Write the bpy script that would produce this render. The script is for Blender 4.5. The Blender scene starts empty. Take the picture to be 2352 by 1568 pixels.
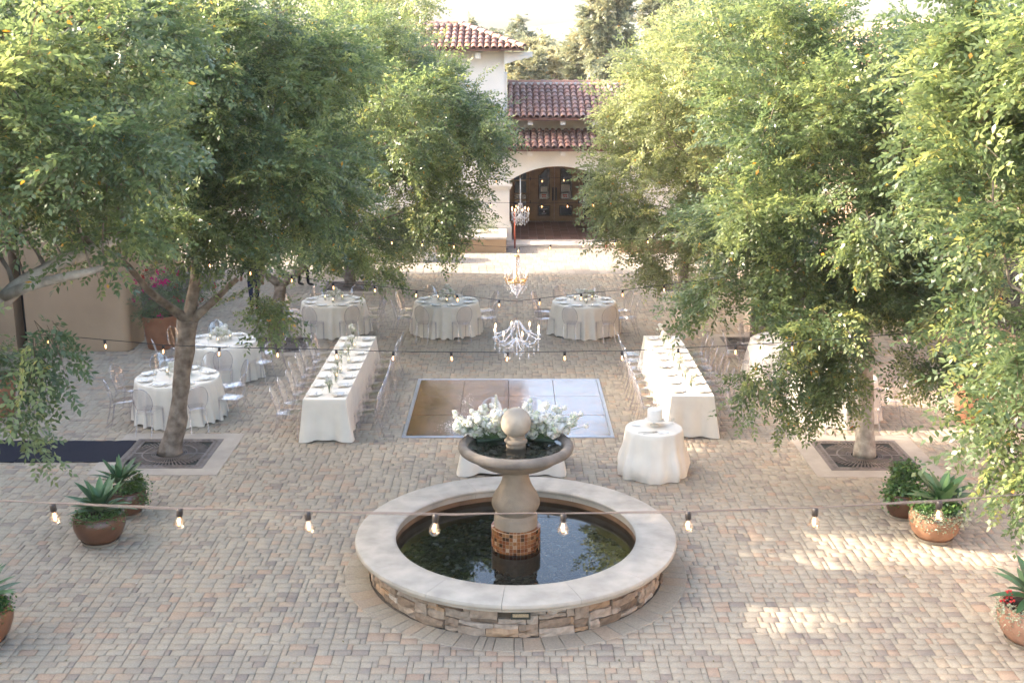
import bpy, bmesh, math, random
import numpy as np
from mathutils import Vector, Matrix, Euler
R = math.radians
PI = math.pi
random.seed(7)
rng = np.random.default_rng(7)
sc = bpy.context.scene
col = sc.collection

# ---------------------------------------------------------------- camera, sky, sun, exposure
CAM_H, TILT, FPX = 6.675, R(13.93), 2853.0
cam_d = bpy.data.cameras.new('camera')
cam = bpy.data.objects.new('camera', cam_d); col.objects.link(cam)
cam.location = (0, 0, CAM_H); cam.rotation_euler = (R(90) - TILT, 0, 0)
cam_d.sensor_width = 36; cam_d.lens = FPX / 2500 * 36
cam_d.clip_start = .1; cam_d.clip_end = 3000
cam_d.dof.use_dof = True; cam_d.dof.focus_distance = 18.5; cam_d.dof.aperture_fstop = 4.0
sc.camera = cam
SUN_AZ, SUN_EL = R(-83), R(27)          # azimuth measured from +Y towards +X
world = bpy.data.worlds.new('World'); sc.world = world; world.use_nodes = True
wn = world.node_tree.nodes; wl = world.node_tree.links
sky = wn.new('ShaderNodeTexSky'); sky.sky_type = 'NISHITA'; sky.sun_disc = False
sky.sun_elevation = SUN_EL; sky.sun_rotation = SUN_AZ
sky.air_density = 1.0; sky.dust_density = 5; sky.ozone_density = 0.6; sky.altitude = 100
wn['Background'].inputs['Strength'].default_value = .15
wl.new(sky.outputs[0], wn['Background'].inputs['Color'])
sun_d = bpy.data.lights.new('sun', 'SUN'); sun_d.energy = 2.15; sun_d.angle = R(.53); sun_d.color = (1, .87, .72)
sun = bpy.data.objects.new('sun', sun_d); col.objects.link(sun)
to_sun = Vector((math.sin(SUN_AZ) * math.cos(SUN_EL), math.cos(SUN_AZ) * math.cos(SUN_EL), math.sin(SUN_EL)))
sun.rotation_euler = to_sun.to_track_quat('Z', 'Y').to_euler(); sun.location = (-40, 10, 40)
sc.view_settings.view_transform = 'Standard'; sc.view_settings.look = 'None'
sc.view_settings.gamma = 1; sc.view_settings.use_curve_mapping = False
sc.view_settings.exposure = 2.9
sc.render.film_transparent = False
cy = sc.cycles
cy.max_bounces = 10; cy.diffuse_bounces = 4; cy.glossy_bounces = 4; cy.transmission_bounces = 6
cy.transparent_max_bounces = 40; cy.sample_clamp_indirect = 6; cy.caustics_reflective = False; cy.caustics_refractive = False
cy.use_denoising = True

# ---------------------------------------------------------------- pixel helpers (a 2352 px wide view of the place)
FD = FPX * 2352 / 2500
ct, st = math.cos(TILT), math.sin(TILT)
def PY(px, py, Y): return P(px, py, Y / (ct + (784 - py) / FD * st))
def P(px, py, d):
    xc, yc = (px - 1176) / FD * d, (784 - py) / FD * d
    return Vector((xc, d * ct + yc * st, CAM_H - d * st + yc * ct))

# ---------------------------------------------------------------- materials
def new_mat(name):
    m = bpy.data.materials.new(name); m.use_nodes = True
    return m, m.node_tree.nodes, m.node_tree.links, m.node_tree.nodes['Principled BSDF']
def ramp(nodes, stops, interp='LINEAR'):
    r = nodes.new('ShaderNodeValToRGB'); cr = r.color_ramp; cr.interpolation = interp
    while len(cr.elements) < len(stops): cr.elements.new(.5)
    for e, (p, c) in zip(cr.elements, stops): e.position = p; e.color = (*c, 1)
    return r
def mat(name, c, rough=.7, var=.15, scale=6, bump=0, bscale=40, spec=.4, metal=0, c2=None, sheen=0, detail=6):
    m, n, l, b = new_mat(name)
    b.inputs['Roughness'].default_value = rough; b.inputs['Specular IOR Level'].default_value = spec
    b.inputs['Metallic'].default_value = metal
    tc = n.new('ShaderNodeTexCoord')
    if var > 0 or c2:
        nz = n.new('ShaderNodeTexNoise'); nz.inputs['Scale'].default_value = scale; nz.inputs['Detail'].default_value = detail
        l.new(tc.outputs['Object'], nz.inputs['Vector'])
        lo = tuple(x * (1 - var) for x in c); hi = c2 or tuple(min(1, x * (1 + var)) for x in c)
        r = ramp(n, [(.3, lo), (.7, hi)]); l.new(nz.outputs['Fac'], r.inputs['Fac'])
        l.new(r.outputs['Color'], b.inputs['Base Color'])
    else: b.inputs['Base Color'].default_value = (*c, 1)
    if bump:
        nb = n.new('ShaderNodeTexNoise'); nb.inputs['Scale'].default_value = bscale; nb.inputs['Detail'].default_value = 8
        l.new(tc.outputs['Object'], nb.inputs['Vector'])
        bp = n.new('ShaderNodeBump'); bp.inputs['Strength'].default_value = bump; bp.inputs['Distance'].default_value = .02
        l.new(nb.outputs['Fac'], bp.inputs['Height']); l.new(bp.outputs['Normal'], b.inputs['Normal'])
    return m
def tint_mat(name, stops, rough=.8, bump=.3, bscale=30, spec=.3, grain=.25, gscale=25, interp='LINEAR', coat=0):
    """colour by the per-face attribute 'tint' along a ramp, with fine grain"""
    m, n, l, b = new_mat(name)
    b.inputs['Roughness'].default_value = rough; b.inputs['Specular IOR Level'].default_value = spec
    b.inputs['Coat Weight'].default_value = coat; b.inputs['Coat Roughness'].default_value = .1
    at = n.new('ShaderNodeAttribute'); at.attribute_name = 'tint'
    r = ramp(n, stops, interp); l.new(at.outputs['Fac'], r.inputs['Fac'])
    tc = n.new('ShaderNodeTexCoord'); geo = n.new('ShaderNodeNewGeometry')
    nz = n.new('ShaderNodeTexNoise'); nz.inputs['Scale'].default_value = gscale; nz.inputs['Detail'].default_value = 8
    l.new(geo.outputs['Position'], nz.inputs['Vector'])
    n2 = n.new('ShaderNodeTexNoise'); n2.inputs['Scale'].default_value = .7; n2.inputs['Detail'].default_value = 4
    l.new(geo.outputs['Position'], n2.inputs['Vector'])
    r2 = ramp(n, [(.25, (1 - grain,) * 3), (.75, (1 + grain * .4,) * 3)]); l.new(nz.outputs['Fac'], r2.inputs['Fac'])
    r3 = ramp(n, [(.3, (.86, .86, .88)), (.7, (1.08, 1.06, 1.04))]); l.new(n2.outputs['Fac'], r3.inputs['Fac'])
    mx = n.new('ShaderNodeMix'); mx.data_type = 'RGBA'; mx.blend_type = 'MULTIPLY'; mx.inputs[0].default_value = 1
    l.new(r.outputs['Color'], mx.inputs[6]); l.new(r2.outputs['Color'], mx.inputs[7])
    m2 = n.new('ShaderNodeMix'); m2.data_type = 'RGBA'; m2.blend_type = 'MULTIPLY'; m2.inputs[0].default_value = 1
    l.new(mx.outputs[2], m2.inputs[6]); l.new(r3.outputs['Color'], m2.inputs[7])
    l.new(m2.outputs[2], b.inputs['Base Color'])
    nb = n.new('ShaderNodeTexNoise'); nb.inputs['Scale'].default_value = bscale; nb.inputs['Detail'].default_value = 6
    l.new(geo.outputs['Position'], nb.inputs['Vector'])
    bp = n.new('ShaderNodeBump'); bp.inputs['Strength'].default_value = bump; bp.inputs['Distance'].default_value = .015
    l.new(nb.outputs['Fac'], bp.inputs['Height']); l.new(bp.outputs['Normal'], b.inputs['Normal'])
    return m
def leaf_mat(name, dark, mid, light, trans=.35, rough=.38):
    m, n, l, b = new_mat(name)
    at = n.new('ShaderNodeAttribute'); at.attribute_name = 'tint'
    r = ramp(n, [(0, (.10, .07, .045)), (.08, (.12, .085, .05)), (.1, dark), (.5, mid), (.93, light), (.97, (.42, .30, .06)), (1, (.5, .25, .06))])
    l.new(at.outputs['Fac'], r.inputs['Fac'])
    b.inputs['Roughness'].default_value = rough; b.inputs['Specular IOR Level'].default_value = .5
    l.new(r.outputs['Color'], b.inputs['Base Color'])
    tr = n.new('ShaderNodeBsdfTranslucent')
    hs = n.new('ShaderNodeHueSaturation'); hs.inputs['Hue'].default_value = .485; hs.inputs['Saturation'].default_value = 1.1; hs.inputs['Value'].default_value = 2.0
    l.new(r.outputs['Color'], hs.inputs['Color']); l.new(hs.outputs['Color'], tr.inputs['Color'])
    mx = n.new('ShaderNodeMixShader'); mx.inputs[0].default_value = trans
    l.new(b.outputs[0], mx.inputs[1]); l.new(tr.outputs[0], mx.inputs[2])
    l.new(mx.outputs[0], n['Material Output'].inputs['Surface'])
    return m
def clear_mat(name, tint=(.93, .93, .95), rough=.03, ior=1.45, refl=1.0, edge=.0):
    """thin clear plastic or glass: see-through with Fresnel reflection"""
    m, n, l, b = new_mat(name); n.remove(b)
    t = n.new('ShaderNodeBsdfTransparent'); t.inputs[0].default_value = (*tint, 1)
    g = n.new('ShaderNodeBsdfGlossy'); g.inputs['Roughness'].default_value = rough; g.inputs[0].default_value = (refl, refl, refl, 1)
    mx = n.new('ShaderNodeMixShader')
    if ior < 1.4:                               # water: true Fresnel from the upper side
        f = n.new('ShaderNodeFresnel'); f.inputs['IOR'].default_value = ior; fac = f.outputs[0]
    else:
        f = n.new('ShaderNodeLayerWeight'); f.inputs['Blend'].default_value = .5
        pw = n.new('ShaderNodeMath'); pw.operation = 'POWER'; pw.inputs[1].default_value = 3.5; l.new(f.outputs['Facing'], pw.inputs[0])
        ma = n.new('ShaderNodeMath'); ma.operation = 'MULTIPLY_ADD'; ma.use_clamp = True; ma.inputs[1].default_value = .55; ma.inputs[2].default_value = edge
        l.new(pw.outputs[0], ma.inputs[0]); fac = ma.outputs[0]
    l.new(fac, mx.inputs[0]); l.new(t.outputs[0], mx.inputs[1]); l.new(g.outputs[0], mx.inputs[2])
    l.new(mx.outputs[0], n['Material Output'].inputs['Surface'])
    return m
def emit_mat(name, c, s):
    m, n, l, b = new_mat(name)
    b.inputs['Base Color'].default_value = (*c, 1); b.inputs['Emission Color'].default_value = (*c, 1); b.inputs['Emission Strength'].default_value = s
    return m

# ---------------------------------------------------------------- mesh helpers
class MB:
    def __init__(s): s.v = []; s.f = []; s.t = []; s.m = []
    def add(s, vs, fs, tint=None, mi=0):
        o = len(s.v); s.v += [tuple(x) for x in vs]
        s.f += [tuple(i + o for i in f) for f in fs]
        s.t += [tint if tint is not None else .5] * len(fs); s.m += [mi] * len(fs)
    def box(s, lo, hi, tint=None, mi=0):
        (a, b, c), (d, e, f) = lo, hi
        s.add([(a, b, c), (d, b, c), (d, e, c), (a, e, c), (a, b, f), (d, b, f), (d, e, f), (a, e, f)],
              [(0, 3, 2, 1), (4, 5, 6, 7), (0, 1, 5, 4), (1, 2, 6, 5), (2, 3, 7, 6), (3, 0, 4, 7)], tint, mi)
    def bbox(s, lo, hi, bv=.01, tint=None, mi=0):
        """box with bevelled top edges and sides"""
        (a, b, c), (d, e, f) = lo, hi; q = bv
        s.add([(a, b, c), (d, b, c), (d, e, c), (a, e, c), (a, b, f - q), (d, b, f - q), (d, e, f - q), (a, e, f - q),
               (a + q, b + q, f), (d - q, b + q, f), (d - q, e - q, f), (a + q, e - q, f)],
              [(8, 9, 10, 11), (4, 5, 9, 8), (5, 6, 10, 9), (6, 7, 11, 10), (7, 4, 8, 11), (0, 1, 5, 4), (1, 2, 6, 5), (2, 3, 7, 6), (3, 0, 4, 7), (0, 3, 2, 1)], tint, mi)
    def lathe(s, prof, seg=24, c=(0, 0, 0), tint=None, mi=0, cap=True, a0=0, a1=2 * PI, rfun=None):
        full = abs(a1 - a0 - 2 * PI) < 1e-6; ns = seg if full else seg + 1
        vs = []; fs = []
        for (r, z) in prof:
            for i in range(ns):
                a = a0 + (a1 - a0) * i / seg
                rr = rfun(r, z, a) if rfun else r
                vs.append((c[0] + rr * math.cos(a), c[1] + rr * math.sin(a), c[2] + z))
        for j in range(len(prof) - 1):
            for i in range(seg):
                i2 = (i + 1) % ns
                fs.append((j * ns + i, j * ns + i2, (j + 1) * ns + i2, (j + 1) * ns + i))
        if cap and full:
            if prof[0][0] > 1e-5: fs.append(tuple(reversed(range(ns))))
            if prof[-1][0] > 1e-5: fs.append(tuple((len(prof) - 1) * ns + i for i in range(ns)))
        s.add(vs, fs, tint, mi)
    def tube(s, pts, rad, seg=6, tint=None, mi=0, cap=True):
        pts = [Vector(p) for p in pts]; n = len(pts)
        rad = rad if hasattr(rad, '__len__') else [rad] * n
        vs = []; fs = []; up = None
        for k in range(n):
            t = (pts[min(k + 1, n - 1)] - pts[max(k - 1, 0)])
            t = t.normalized() if t.length > 1e-9 else Vector((0, 0, 1))
            if up is None: up = t.orthogonal().normalized()
            up = (up - t * up.dot(t)); up = up.normalized() if up.length > 1e-6 else t.orthogonal().normalized()
            w = t.cross(up)
            for i in range(seg):
                a = 2 * PI * i / seg
                vs.append(pts[k] + (up * math.cos(a) + w * math.sin(a)) * rad[k])
        for k in range(n - 1):
            for i in range(seg):
                i2 = (i + 1) % seg
                fs.append((k * seg + i, k * seg + i2, (k + 1) * seg + i2, (k + 1) * seg + i))
        if cap:
            fs.append(tuple(reversed(range(seg)))); fs.append(tuple((n - 1) * seg + i for i in range(seg)))
        s.add(vs, fs, tint, mi)
    def ball(s, c, r, seg=10, rings=6, tint=None, mi=0, sq=(1, 1, 1)):
        prof = [(max(r * math.sin(PI * i / rings), 0), -r * math.cos(PI * i / rings)) for i in range(rings + 1)]
        vs = []; fs = []
        vs.append((c[0], c[1], c[2] - r * sq[2]))
        for i in range(1, rings):
            for k in range(seg):
                a = 2 * PI * k / seg
                vs.append((c[0] + prof[i][0] * math.cos(a) * sq[0], c[1] + prof[i][0] * math.sin(a) * sq[1], c[2] + prof[i][1] * sq[2]))
        vs.append((c[0], c[1], c[2] + r * sq[2])); top = len(vs) - 1
        for k in range(seg): fs.append((0, 1 + (k + 1) % seg, 1 + k))
        for i in range(rings - 2):
            for k in range(seg):
                a, b = 1 + i * seg + k, 1 + i * seg + (k + 1) % seg
                fs.append((a, b, b + seg, a + seg))
        for k in range(seg): fs.append((1 + (rings - 2) * seg + k, 1 + (rings - 2) * seg + (k + 1) % seg, top))
        s.add(vs, fs, tint, mi)
    def mesh(s, name, mats, smooth=None):
        me = bpy.data.meshes.new(name); me.from_pydata(s.v, [], s.f)
        for m in (mats if isinstance(mats, (list, tuple)) else [mats]): me.materials.append(m)
        a = me.attributes.new('tint', 'FLOAT', 'FACE'); a.data.foreach_set('value', s.t)
        if any(s.m): me.polygons.foreach_set('material_index', s.m)
        if smooth:
            me.shade_smooth()
            if smooth < 180: me.set_sharp_from_angle(angle=R(smooth))
        me.update(); return me
    def build(s, name, mats, parent=None, smooth=None, **kw):
        return place(name, s.mesh(name, mats, smooth), parent, **kw)
def place(name, me, parent=None, loc=None, rot=None, scale=None, **kw):
    o = bpy.data.objects.new(name, me); col.objects.link(o)
    if parent: o.parent = parent
    if loc is not None: o.location = loc
    if rot is not None: o.rotation_euler = rot
    if scale is not None: o.scale = scale if hasattr(scale, '__len__') else (scale,) * 3
    tag(o, **kw); return o
def tag(o, label=None, cat=None, group=None, kind=None):
    if label: o['label'] = label
    if cat: o['category'] = cat
    if group: o['group'] = group
    if kind: o['kind'] = kind
    return o
def thing(name, label, cat, loc=(0, 0, 0), rz=0, group=None, scale=None):
    return place(name, None, None, loc, (0, 0, rz), scale, label=label, cat=cat, group=group)
def dup(root, loc, rz, label=None, group=None, scale=None):
    c = root.copy(); col.objects.link(c); c.location = loc; c.rotation_euler = (0, 0, rz)
    if scale: c.scale = (scale,) * 3
    if label: c['label'] = label
    if group: c['group'] = group
    for ch in list(root.children):
        k = ch.copy(); col.objects.link(k); k.parent = c
        for g in list(ch.children):
            q = g.copy(); col.objects.link(q); q.parent = k
    return c
_kids = {}
def kids(o):
    k = _kids.get(o.name)
    if k is None: k = _kids[o.name] = list(o.children)
    return k
def dup(root, loc, rz, label=None, group=None, scale=None):
    c = root.copy(); col.objects.link(c); c.location = loc; c.rotation_euler = (0, 0, rz)
    if scale: c.scale = (scale,) * 3
    if label: c['label'] = label
    if group: c['group'] = group
    for ch in kids(root):
        k = ch.copy(); col.objects.link(k); k.parent = c
        for g in kids(ch):
            q = g.copy(); col.objects.link(q); q.parent = k
    return c
# ================================================================ materials of the place
M = {}
PAV = [(0, (.275, .228, .182)), (.12, (.31, .256, .20)), (.3, (.348, .297, .224)), (.5, (.378, .325, .242)), (.68, (.395, .34, .255)), (.82, (.40, .322, .23)), (.93, (.402, .302, .212)), (1, (.405, .29, .203))]
M['paver'] = tint_mat('paver_concrete', PAV, .85, .35, 60, .25, .22, 45)
M['joint'] = mat('joint_sand', (.15, .125, .098), .95, .3, 30)
M['slab'] = tint_mat('paving_slab', [(0, (.30, .265, .22)), (1, (.40, .355, .30))], .85, .2, 40)
M['ground'] = mat('ground_soil', (.20, .17, .12), .95, .3, .5)
M['white'] = mat('white_stucco', (.70, .67, .62), .9, .09, .7, .3, 22, .2, detail=10)
M['tan'] = mat('tan_stucco', (.40, .285, .185), .9, .14, .8, .25, 20, .2, detail=10)
M['pink'] = mat('rose_stucco', (.40, .285, .215), .9, .12, 1, .25, 20, .2)
M['cap'] = mat('cast_stone_cap', (.55, .49, .43), .8, .1, 8, .2, 60, .3)
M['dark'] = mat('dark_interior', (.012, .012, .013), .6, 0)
ROOF = [(0, (.19, .125, .105)), (.25, (.26, .145, .115)), (.5, (.32, .17, .13)), (.75, (.30, .205, .175)), (1, (.40, .21, .14))]
M['rtile'] = tint_mat('clay_roof_tile', ROOF, .75, .3, 50, .3, .3, 20)
M['rbase'] = mat('clay_pan_tile', (.13, .06, .045), .85, .3, 8)
M['wood'] = mat('door_wood', (.29, .17, .072), .45, .25, 3, .1, 40, .4)
M['wood_d'] = mat('dark_wood_trim', (.095, .052, .022), .5, .25, 3)
M['iron'] = mat('black_iron', (.015, .014, .013), .45, 0, spec=.5)
M['rust'] = mat('rust_red_paint', (.24, .055, .03), .5, .2, 10)
M['paper'] = mat('white_paper', (.75, .73, .70), .8, 0)
M['redink'] = mat('red_print', (.55, .09, .06), .8, 0)
M['greyink'] = mat('grey_print', (.35, .34, .33), .8, 0)
M['glass'] = new_mat('window_glass')[0]
_b = M['glass'].node_tree.nodes['Principled BSDF']; _b.inputs['Base Color'].default_value = (.014, .018, .022, 1); _b.inputs['Roughness'].default_value = .03; _b.inputs['Specular IOR Level'].default_value = .8
M['ctile'] = tint_mat('terracotta_floor_tile', [(0, (.20, .10, .075)), (.5, (.27, .14, .10)), (1, (.34, .19, .145))], .5, .2, 30, .4)
M['terra'] = mat('terracotta', (.29, .135, .075), .75, .16, 4, .15, 30)
M['glaze'] = mat('brown_glazed_clay', (.105, .046, .023), .32, .35, 3, .08, 20, .55)

# ================================================================ ground and paving
g = MB(); g.add([(-400, -60, -.06), (400, -60, -.06), (400, 500, -.06), (-400, 500, -.06)], [(0, 1, 2, 3)])
g.build('ground', M['ground'], kind='structure')
bed = MB(); bed.add([(-22, 2, -.016), (22, 2, -.016), (22, 46, -.016), (-22, 46, -.016)], [(0, 1, 2, 3)])
pavement = bed.build('pavement', M['joint'], kind='structure')
FX, FY = .05, 14.40                       # the fountain's centre
TREES = {'L2': (-5.86, 18.95), 'R2': (6.0, 18.85), 'L3': (-5.5, 26.6), 'R3': (5.75, 26.6), 'L4': (-4.75, 33.6), 'R4': (5.0, 33.6)}
GR = 1.06                                  # half width of the concrete border round each tree grate
U = .0668
x0, x1, y0, y1 = -15.0, 15.0, 10.2, 35.6
nx, ny = int((x1 - x0) / U), int((y1 - y0) / U)
grid = np.zeros((ny, nx), bool)
cells = []
sizes = [(3, 2), (2, 2), (2, 3), (1, 2), (3, 3), (2, 1), (3, 1)]
wts = [34, 34, 14, 8, 6, 3, 1]
prnd = random.Random(3)
SEQ = [(3, 3), (2, 2, 2), (3, 2, 1), (2, 3, 1), (2, 1, 3), (1, 3, 2), (2, 2, 2), (3, 3)]
for j in range(0, ny - 3, 4):                  # courses two units deep, now and then a long stone across them
    yy = y0 + (j + 2) * U; half = .462 * (yy + 1.3) + .8
    i = max(0, int((-half - x0) / U)) + (prnd.randint(0, 2)); iend = min(nx - 6, int((half - x0) / U))
    while i < iend:
        if prnd.random() < .34:
            w = prnd.choice((2, 2, 3)); a_ = prnd.choice((3, 1, 3, 2))
            cells += [(i, j, w, a_), (i, j + a_, w, 4 - a_)] if a_ != 2 or w == 3 else [(i, j, 2, 2), (i, j + 2, 2, 2)]; i += w
        else:
            for jj in (0, 2):
                q = i
                for w in prnd.choice(SEQ): cells.append((q, j + jj, w, 2)); q += w
            i += 6
cells = np.array(cells)
ca = np.stack([x0 + cells[:, 0] * U, y0 + cells[:, 1] * U, x0 + (cells[:, 0] + cells[:, 2]) * U, y0 + (cells[:, 1] + cells[:, 3]) * U], 1)
cxm, cym = (ca[:, 0] + ca[:, 2]) / 2, (ca[:, 1] + ca[:, 3]) / 2
keep = np.hypot(np.maximum(np.abs(ca[:, 0] - FX), np.abs(ca[:, 2] - FX)), np.maximum(np.abs(ca[:, 1] - FY), np.abs(ca[:, 3] - FY))) > 2.24
for (tx, ty) in TREES.values(): keep &= ~((np.maximum(np.abs(ca[:, 0] - tx), np.abs(ca[:, 2] - tx)) < GR - .01) & (np.maximum(np.abs(ca[:, 1] - ty), np.abs(ca[:, 3] - ty)) < GR - .01))
keep &= ~((cym > 26) & (cxm < -8.8)); keep &= ~((cym > 21.0) & (cxm > 9.3) & (cym < 22.2))
ca, cxm, cym = ca[keep], cxm[keep], cym[keep]; NP = len(ca)
tint = np.clip(rng.normal(.52, .16, NP), 0, 1)
pk = rng.random(NP); patch = np.sin(cxm * 1.1 + 2 * np.sin(cym * .7)) + np.sin(cym * 1.3 + cxm * .4); pr = .13 + .05 * patch; tint[pk < pr] = rng.uniform(.78, 1, (pk < pr).sum()); tint[pk > .91] = rng.uniform(0, .22, (pk > .91).sum())
dep = cym * ct + CAM_H * st
vis = (np.abs(cxm) / dep * FPX < 1275) & ((784 - 0) > -1) & (cym > 11.42)
area = (ca[:, 2] - ca[:, 0]) * (ca[:, 3] - ca[:, 1]) / dep ** 3 * vis
order = np.argsort(-area); single = np.zeros(NP, bool); single[order[:300]] = True
def paver_verts(a):
    k = len(a); gp = .0022; bv = .006
    zt = rng.normal(0, .0012, k); tilt = rng.normal(0, .0009, (k, 4)); zb = np.full(k, -.016)
    b = np.stack([a[:, 0] + gp, a[:, 1] + gp, a[:, 2] - gp, a[:, 3] - gp], 1) + rng.normal(0, .0012, (k, 4))
    V = np.zeros((k, 12, 3))
    for q, (ix, iy) in enumerate([(0, 1), (2, 1), (2, 3), (0, 3)]):
        sx, sy = (1 if ix == 0 else -1), (1 if iy == 1 else -1)
        V[:, q] = np.stack([b[:, ix], b[:, iy], zb], 1)
        V[:, 4 + q] = np.stack([b[:, ix] + .001 * sx, b[:, iy] + .001 * sy, zt - .006 + tilt[:, q]], 1)
        V[:, 8 + q] = np.stack([b[:, ix] + bv * sx, b[:, iy] + bv * sy, zt + tilt[:, q]], 1)
    return V
PF = np.array([(8, 9, 10, 11), (4, 5, 9, 8), (5, 6, 10, 9), (6, 7, 11, 10), (7, 4, 8, 11), (0, 1, 5, 4), (1, 2, 6, 5), (2, 3, 7, 6), (3, 0, 4, 7)])
def np_mesh(name, V, F, T, m):
    """V (n,3), F (k,4) int, T (k) tint"""
    me = bpy.data.meshes.new(name); k = len(F)
    me.vertices.add(len(V)); me.vertices.foreach_set('co', np.ascontiguousarray(V, dtype=np.float32).ravel())
    me.loops.add(k * 4); me.loops.foreach_set('vertex_index', np.ascontiguousarray(F, dtype=np.int32).ravel())
    me.polygons.add(k); me.polygons.foreach_set('loop_start', np.arange(0, k * 4, 4, dtype=np.int32))
    a = me.attributes.new('tint', 'FLOAT', 'FACE'); a.data.foreach_set('value', np.ascontiguousarray(T, dtype=np.float32))
    for q in (m if isinstance(m, (list, tuple)) else [m]): me.materials.append(q)
    me.update(calc_edges=True); return me
PVV = paver_verts(ca)
far = cym > 24
for msk, nm in ((~single, 'paver_field'),):
    v = PVV[msk]; k = len(v)
    F = (PF[None] + (np.arange(k) * 12)[:, None, None]).reshape(-1, 4)
    # the side faces of far pavers are never seen: keep bevels only
    fk = np.ones((k, 9), bool); fk[far[msk]] &= np.array([1, 1, 1, 1, 1, 0, 0, 0, 0], bool)[None]
    T = np.repeat(tint[msk], 9)
    me = np_mesh(nm, v.reshape(-1, 3), F[fk.ravel()], T[fk.ravel()], M['paver'])
    place(nm, me, pavement, kind='stuff')
for i in order[:300]:
    me = np_mesh('paver', PVV[i], PF, np.full(9, tint[i]), M['paver'])
    place('paver', me, pavement)
# soldier ring round the fountain
nr = 62; a = 0
while a < 2 * PI - .03:
    w = min(random.choice([.07, .11, .11, .05]), 2 * PI - a); mb = MB()
    r0, r1, e = 1.935, 2.255, .0035
    A0, A1 = a + e / 2, a + w - e / 2; z = .0085 + random.gauss(0, .0008)
    c = lambda r, an, zz: (FX + r * math.cos(an), FY + r * math.sin(an), zz)
    am = (A0 + A1) / 2
    vs = []
    for (rr0, rr1, b0, zz) in ((r0, r1, 0, -.016), (r0, r1, 0, z - .006), (r0 + .008, r1 - .008, .0035, z)):
        vs += [c(rr0, A0 + b0, zz), c(rr1, A0 + b0, zz), c(rr1, am, zz), c(rr1, A1 - b0, zz), c(rr0, A1 - b0, zz), c(rr0, am, zz)]
    fs = [tuple(range(12, 18))] + [(6 + k, 6 + (k + 1) % 6, 12 + (k + 1) % 6, 12 + k) for k in range(6)] + [(k, (k + 1) % 6, 6 + (k + 1) % 6, 6 + k) for k in range(6)]
    mb.add(vs, fs, random.choice([.3, .45, .5, .6, .85])); mb.build('ring_paver', M['paver'], pavement)
    a += w
# pale slabs in front of the entrance
sl = []
sy = 35.62
while sy < 40.45:
    sx = -14.0 + random.random() * .25
    while sx < 14: sl.append((sx, sy)); sx += .25
    sy += .485
sl.sort(key=lambda q: abs(q[0] - 1))
rest = MB()
for k, (sx, sy) in enumerate(sl):
    mb = MB() if k < 300 else rest
    mb.bbox((sx + .004, sy + .004, -.016), (sx + .246, min(sy + .481, 40.48), random.gauss(0, .0012)), .006, random.random())
    if k < 300: mb.build('paving_slab', M['slab'], pavement)
rest.build('slab_field', M['slab'], pavement, kind='stuff')

# ================================================================ entrance building
EB = thing('entrance_building', 'white stucco entrance porch with wide arch and red clay tile roofs', 'building', (1.64, 41.5, 0))
def at(o, mb):                              # world coordinates to the thing's own
    mb.v = [tuple(Vector(v) - o.location) for v in mb.v]; return mb
AX0, AX1, ZS, ZT = -.09, 3.33, 2.23, 2.74
def arch_pts(n=24):
    w = (AX1 - AX0) / 2; h = ZT - ZS; rr = (w * w + h * h) / (2 * h); cz = ZT - rr; cx = (AX0 + AX1) / 2
    a = math.asin(w / rr)
    return [(cx + rr * math.sin(-a + 2 * a * i / n), cz + rr * math.cos(-a + 2 * a * i / n)) for i in range(n + 1)]
def arch_wall(xa, xb, ztop, ya, yb):
    mb = MB(); ap = arch_pts()
    mb.box((xa, ya, -.01), (AX0, yb, ztop)); mb.box((AX1, ya, -.01), (xb, yb, ztop))
    n = len(ap)
    vs = []
    for (x, z) in ap: vs += [(x, ya, z), (x, yb, z), (x, ya, ztop), (x, yb, ztop)]
    fs = []
    for i in range(n - 1):
        p, q = 4 * i, 4 * (i + 1)
        fs += [(p, q, q + 2, p + 2), (p + 1, p + 3, q + 3, q + 1), (p, p + 1, q + 1, q), (p + 2, q + 2, q + 3, p + 3)]
    mb.add(vs, fs); return mb
at(EB, arch_wall(-.87, 9.0, 3.42, 41.5, 42.02)).build('wall', M['white'], EB)
mb = MB()
mb.box((-.28, 42.02, .1), (-.16, 46.2, 3.2)); mb.box((3.5, 42.02, .1), (3.62, 46.2, 3.2)); mb.box((-.28, 42.02, 3.2), (3.62, 46.2, 3.3))
mb.box((-.28, 46.32, .1), (3.62, 46.5, 3.3)); mb.box((-.19, 43.1, 3.72), (9.0, 43.25, 4.42)); mb.box((3.62, 42.02, -.01), (9.0, 46.4, 3.42))
at(EB, mb).build('porch_shell', M['white'], EB)
# pier mouldings
for (xa, xb) in ((-.93, -.03), (3.27, 4.2)):
    mb = MB(); mb.box((xa, 41.44, 1.98), (xb, 42.05, 2.04)); mb.box((xa - .04, 41.4, 2.042), (xb + .04, 42.08, 2.12)); mb.box((xa + .02, 41.47, 1.93), (xb - .02, 42.03, 1.978))
    at(EB, mb).build('pier_moulding', M['white'], EB)
    mb = MB(); mb.box((xa - .02, 41.42, .1), (xb + .02, 42.05, .62)); mb.box((xa + .01, 41.46, .622), (xb - .01, 42.03, .72))
    at(EB, mb).build('pier_base', M['white'], EB)
mb = MB(); mb.bbox((-.5, 40.5, -.01), (3.75, 41.68, .12), .015); mb.box((-.3, 41.68, -.01), (3.6, 46.4, .1))
at(EB, mb).build('porch_step', M['cap'], EB)
for i in range(13):
    for j in range(15):
        mb = MB(); xa = -.28 + i * .3; ya = 41.69 + j * .3
        mb.bbox((xa + .005, ya + .005, .1), (min(xa + .295, 3.6), min(ya + .295, 46.3), .122 + random.gauss(0, .001)), .005, random.random())
        at(EB, mb).build('floor_tile', M['ctile'], EB)
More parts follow.
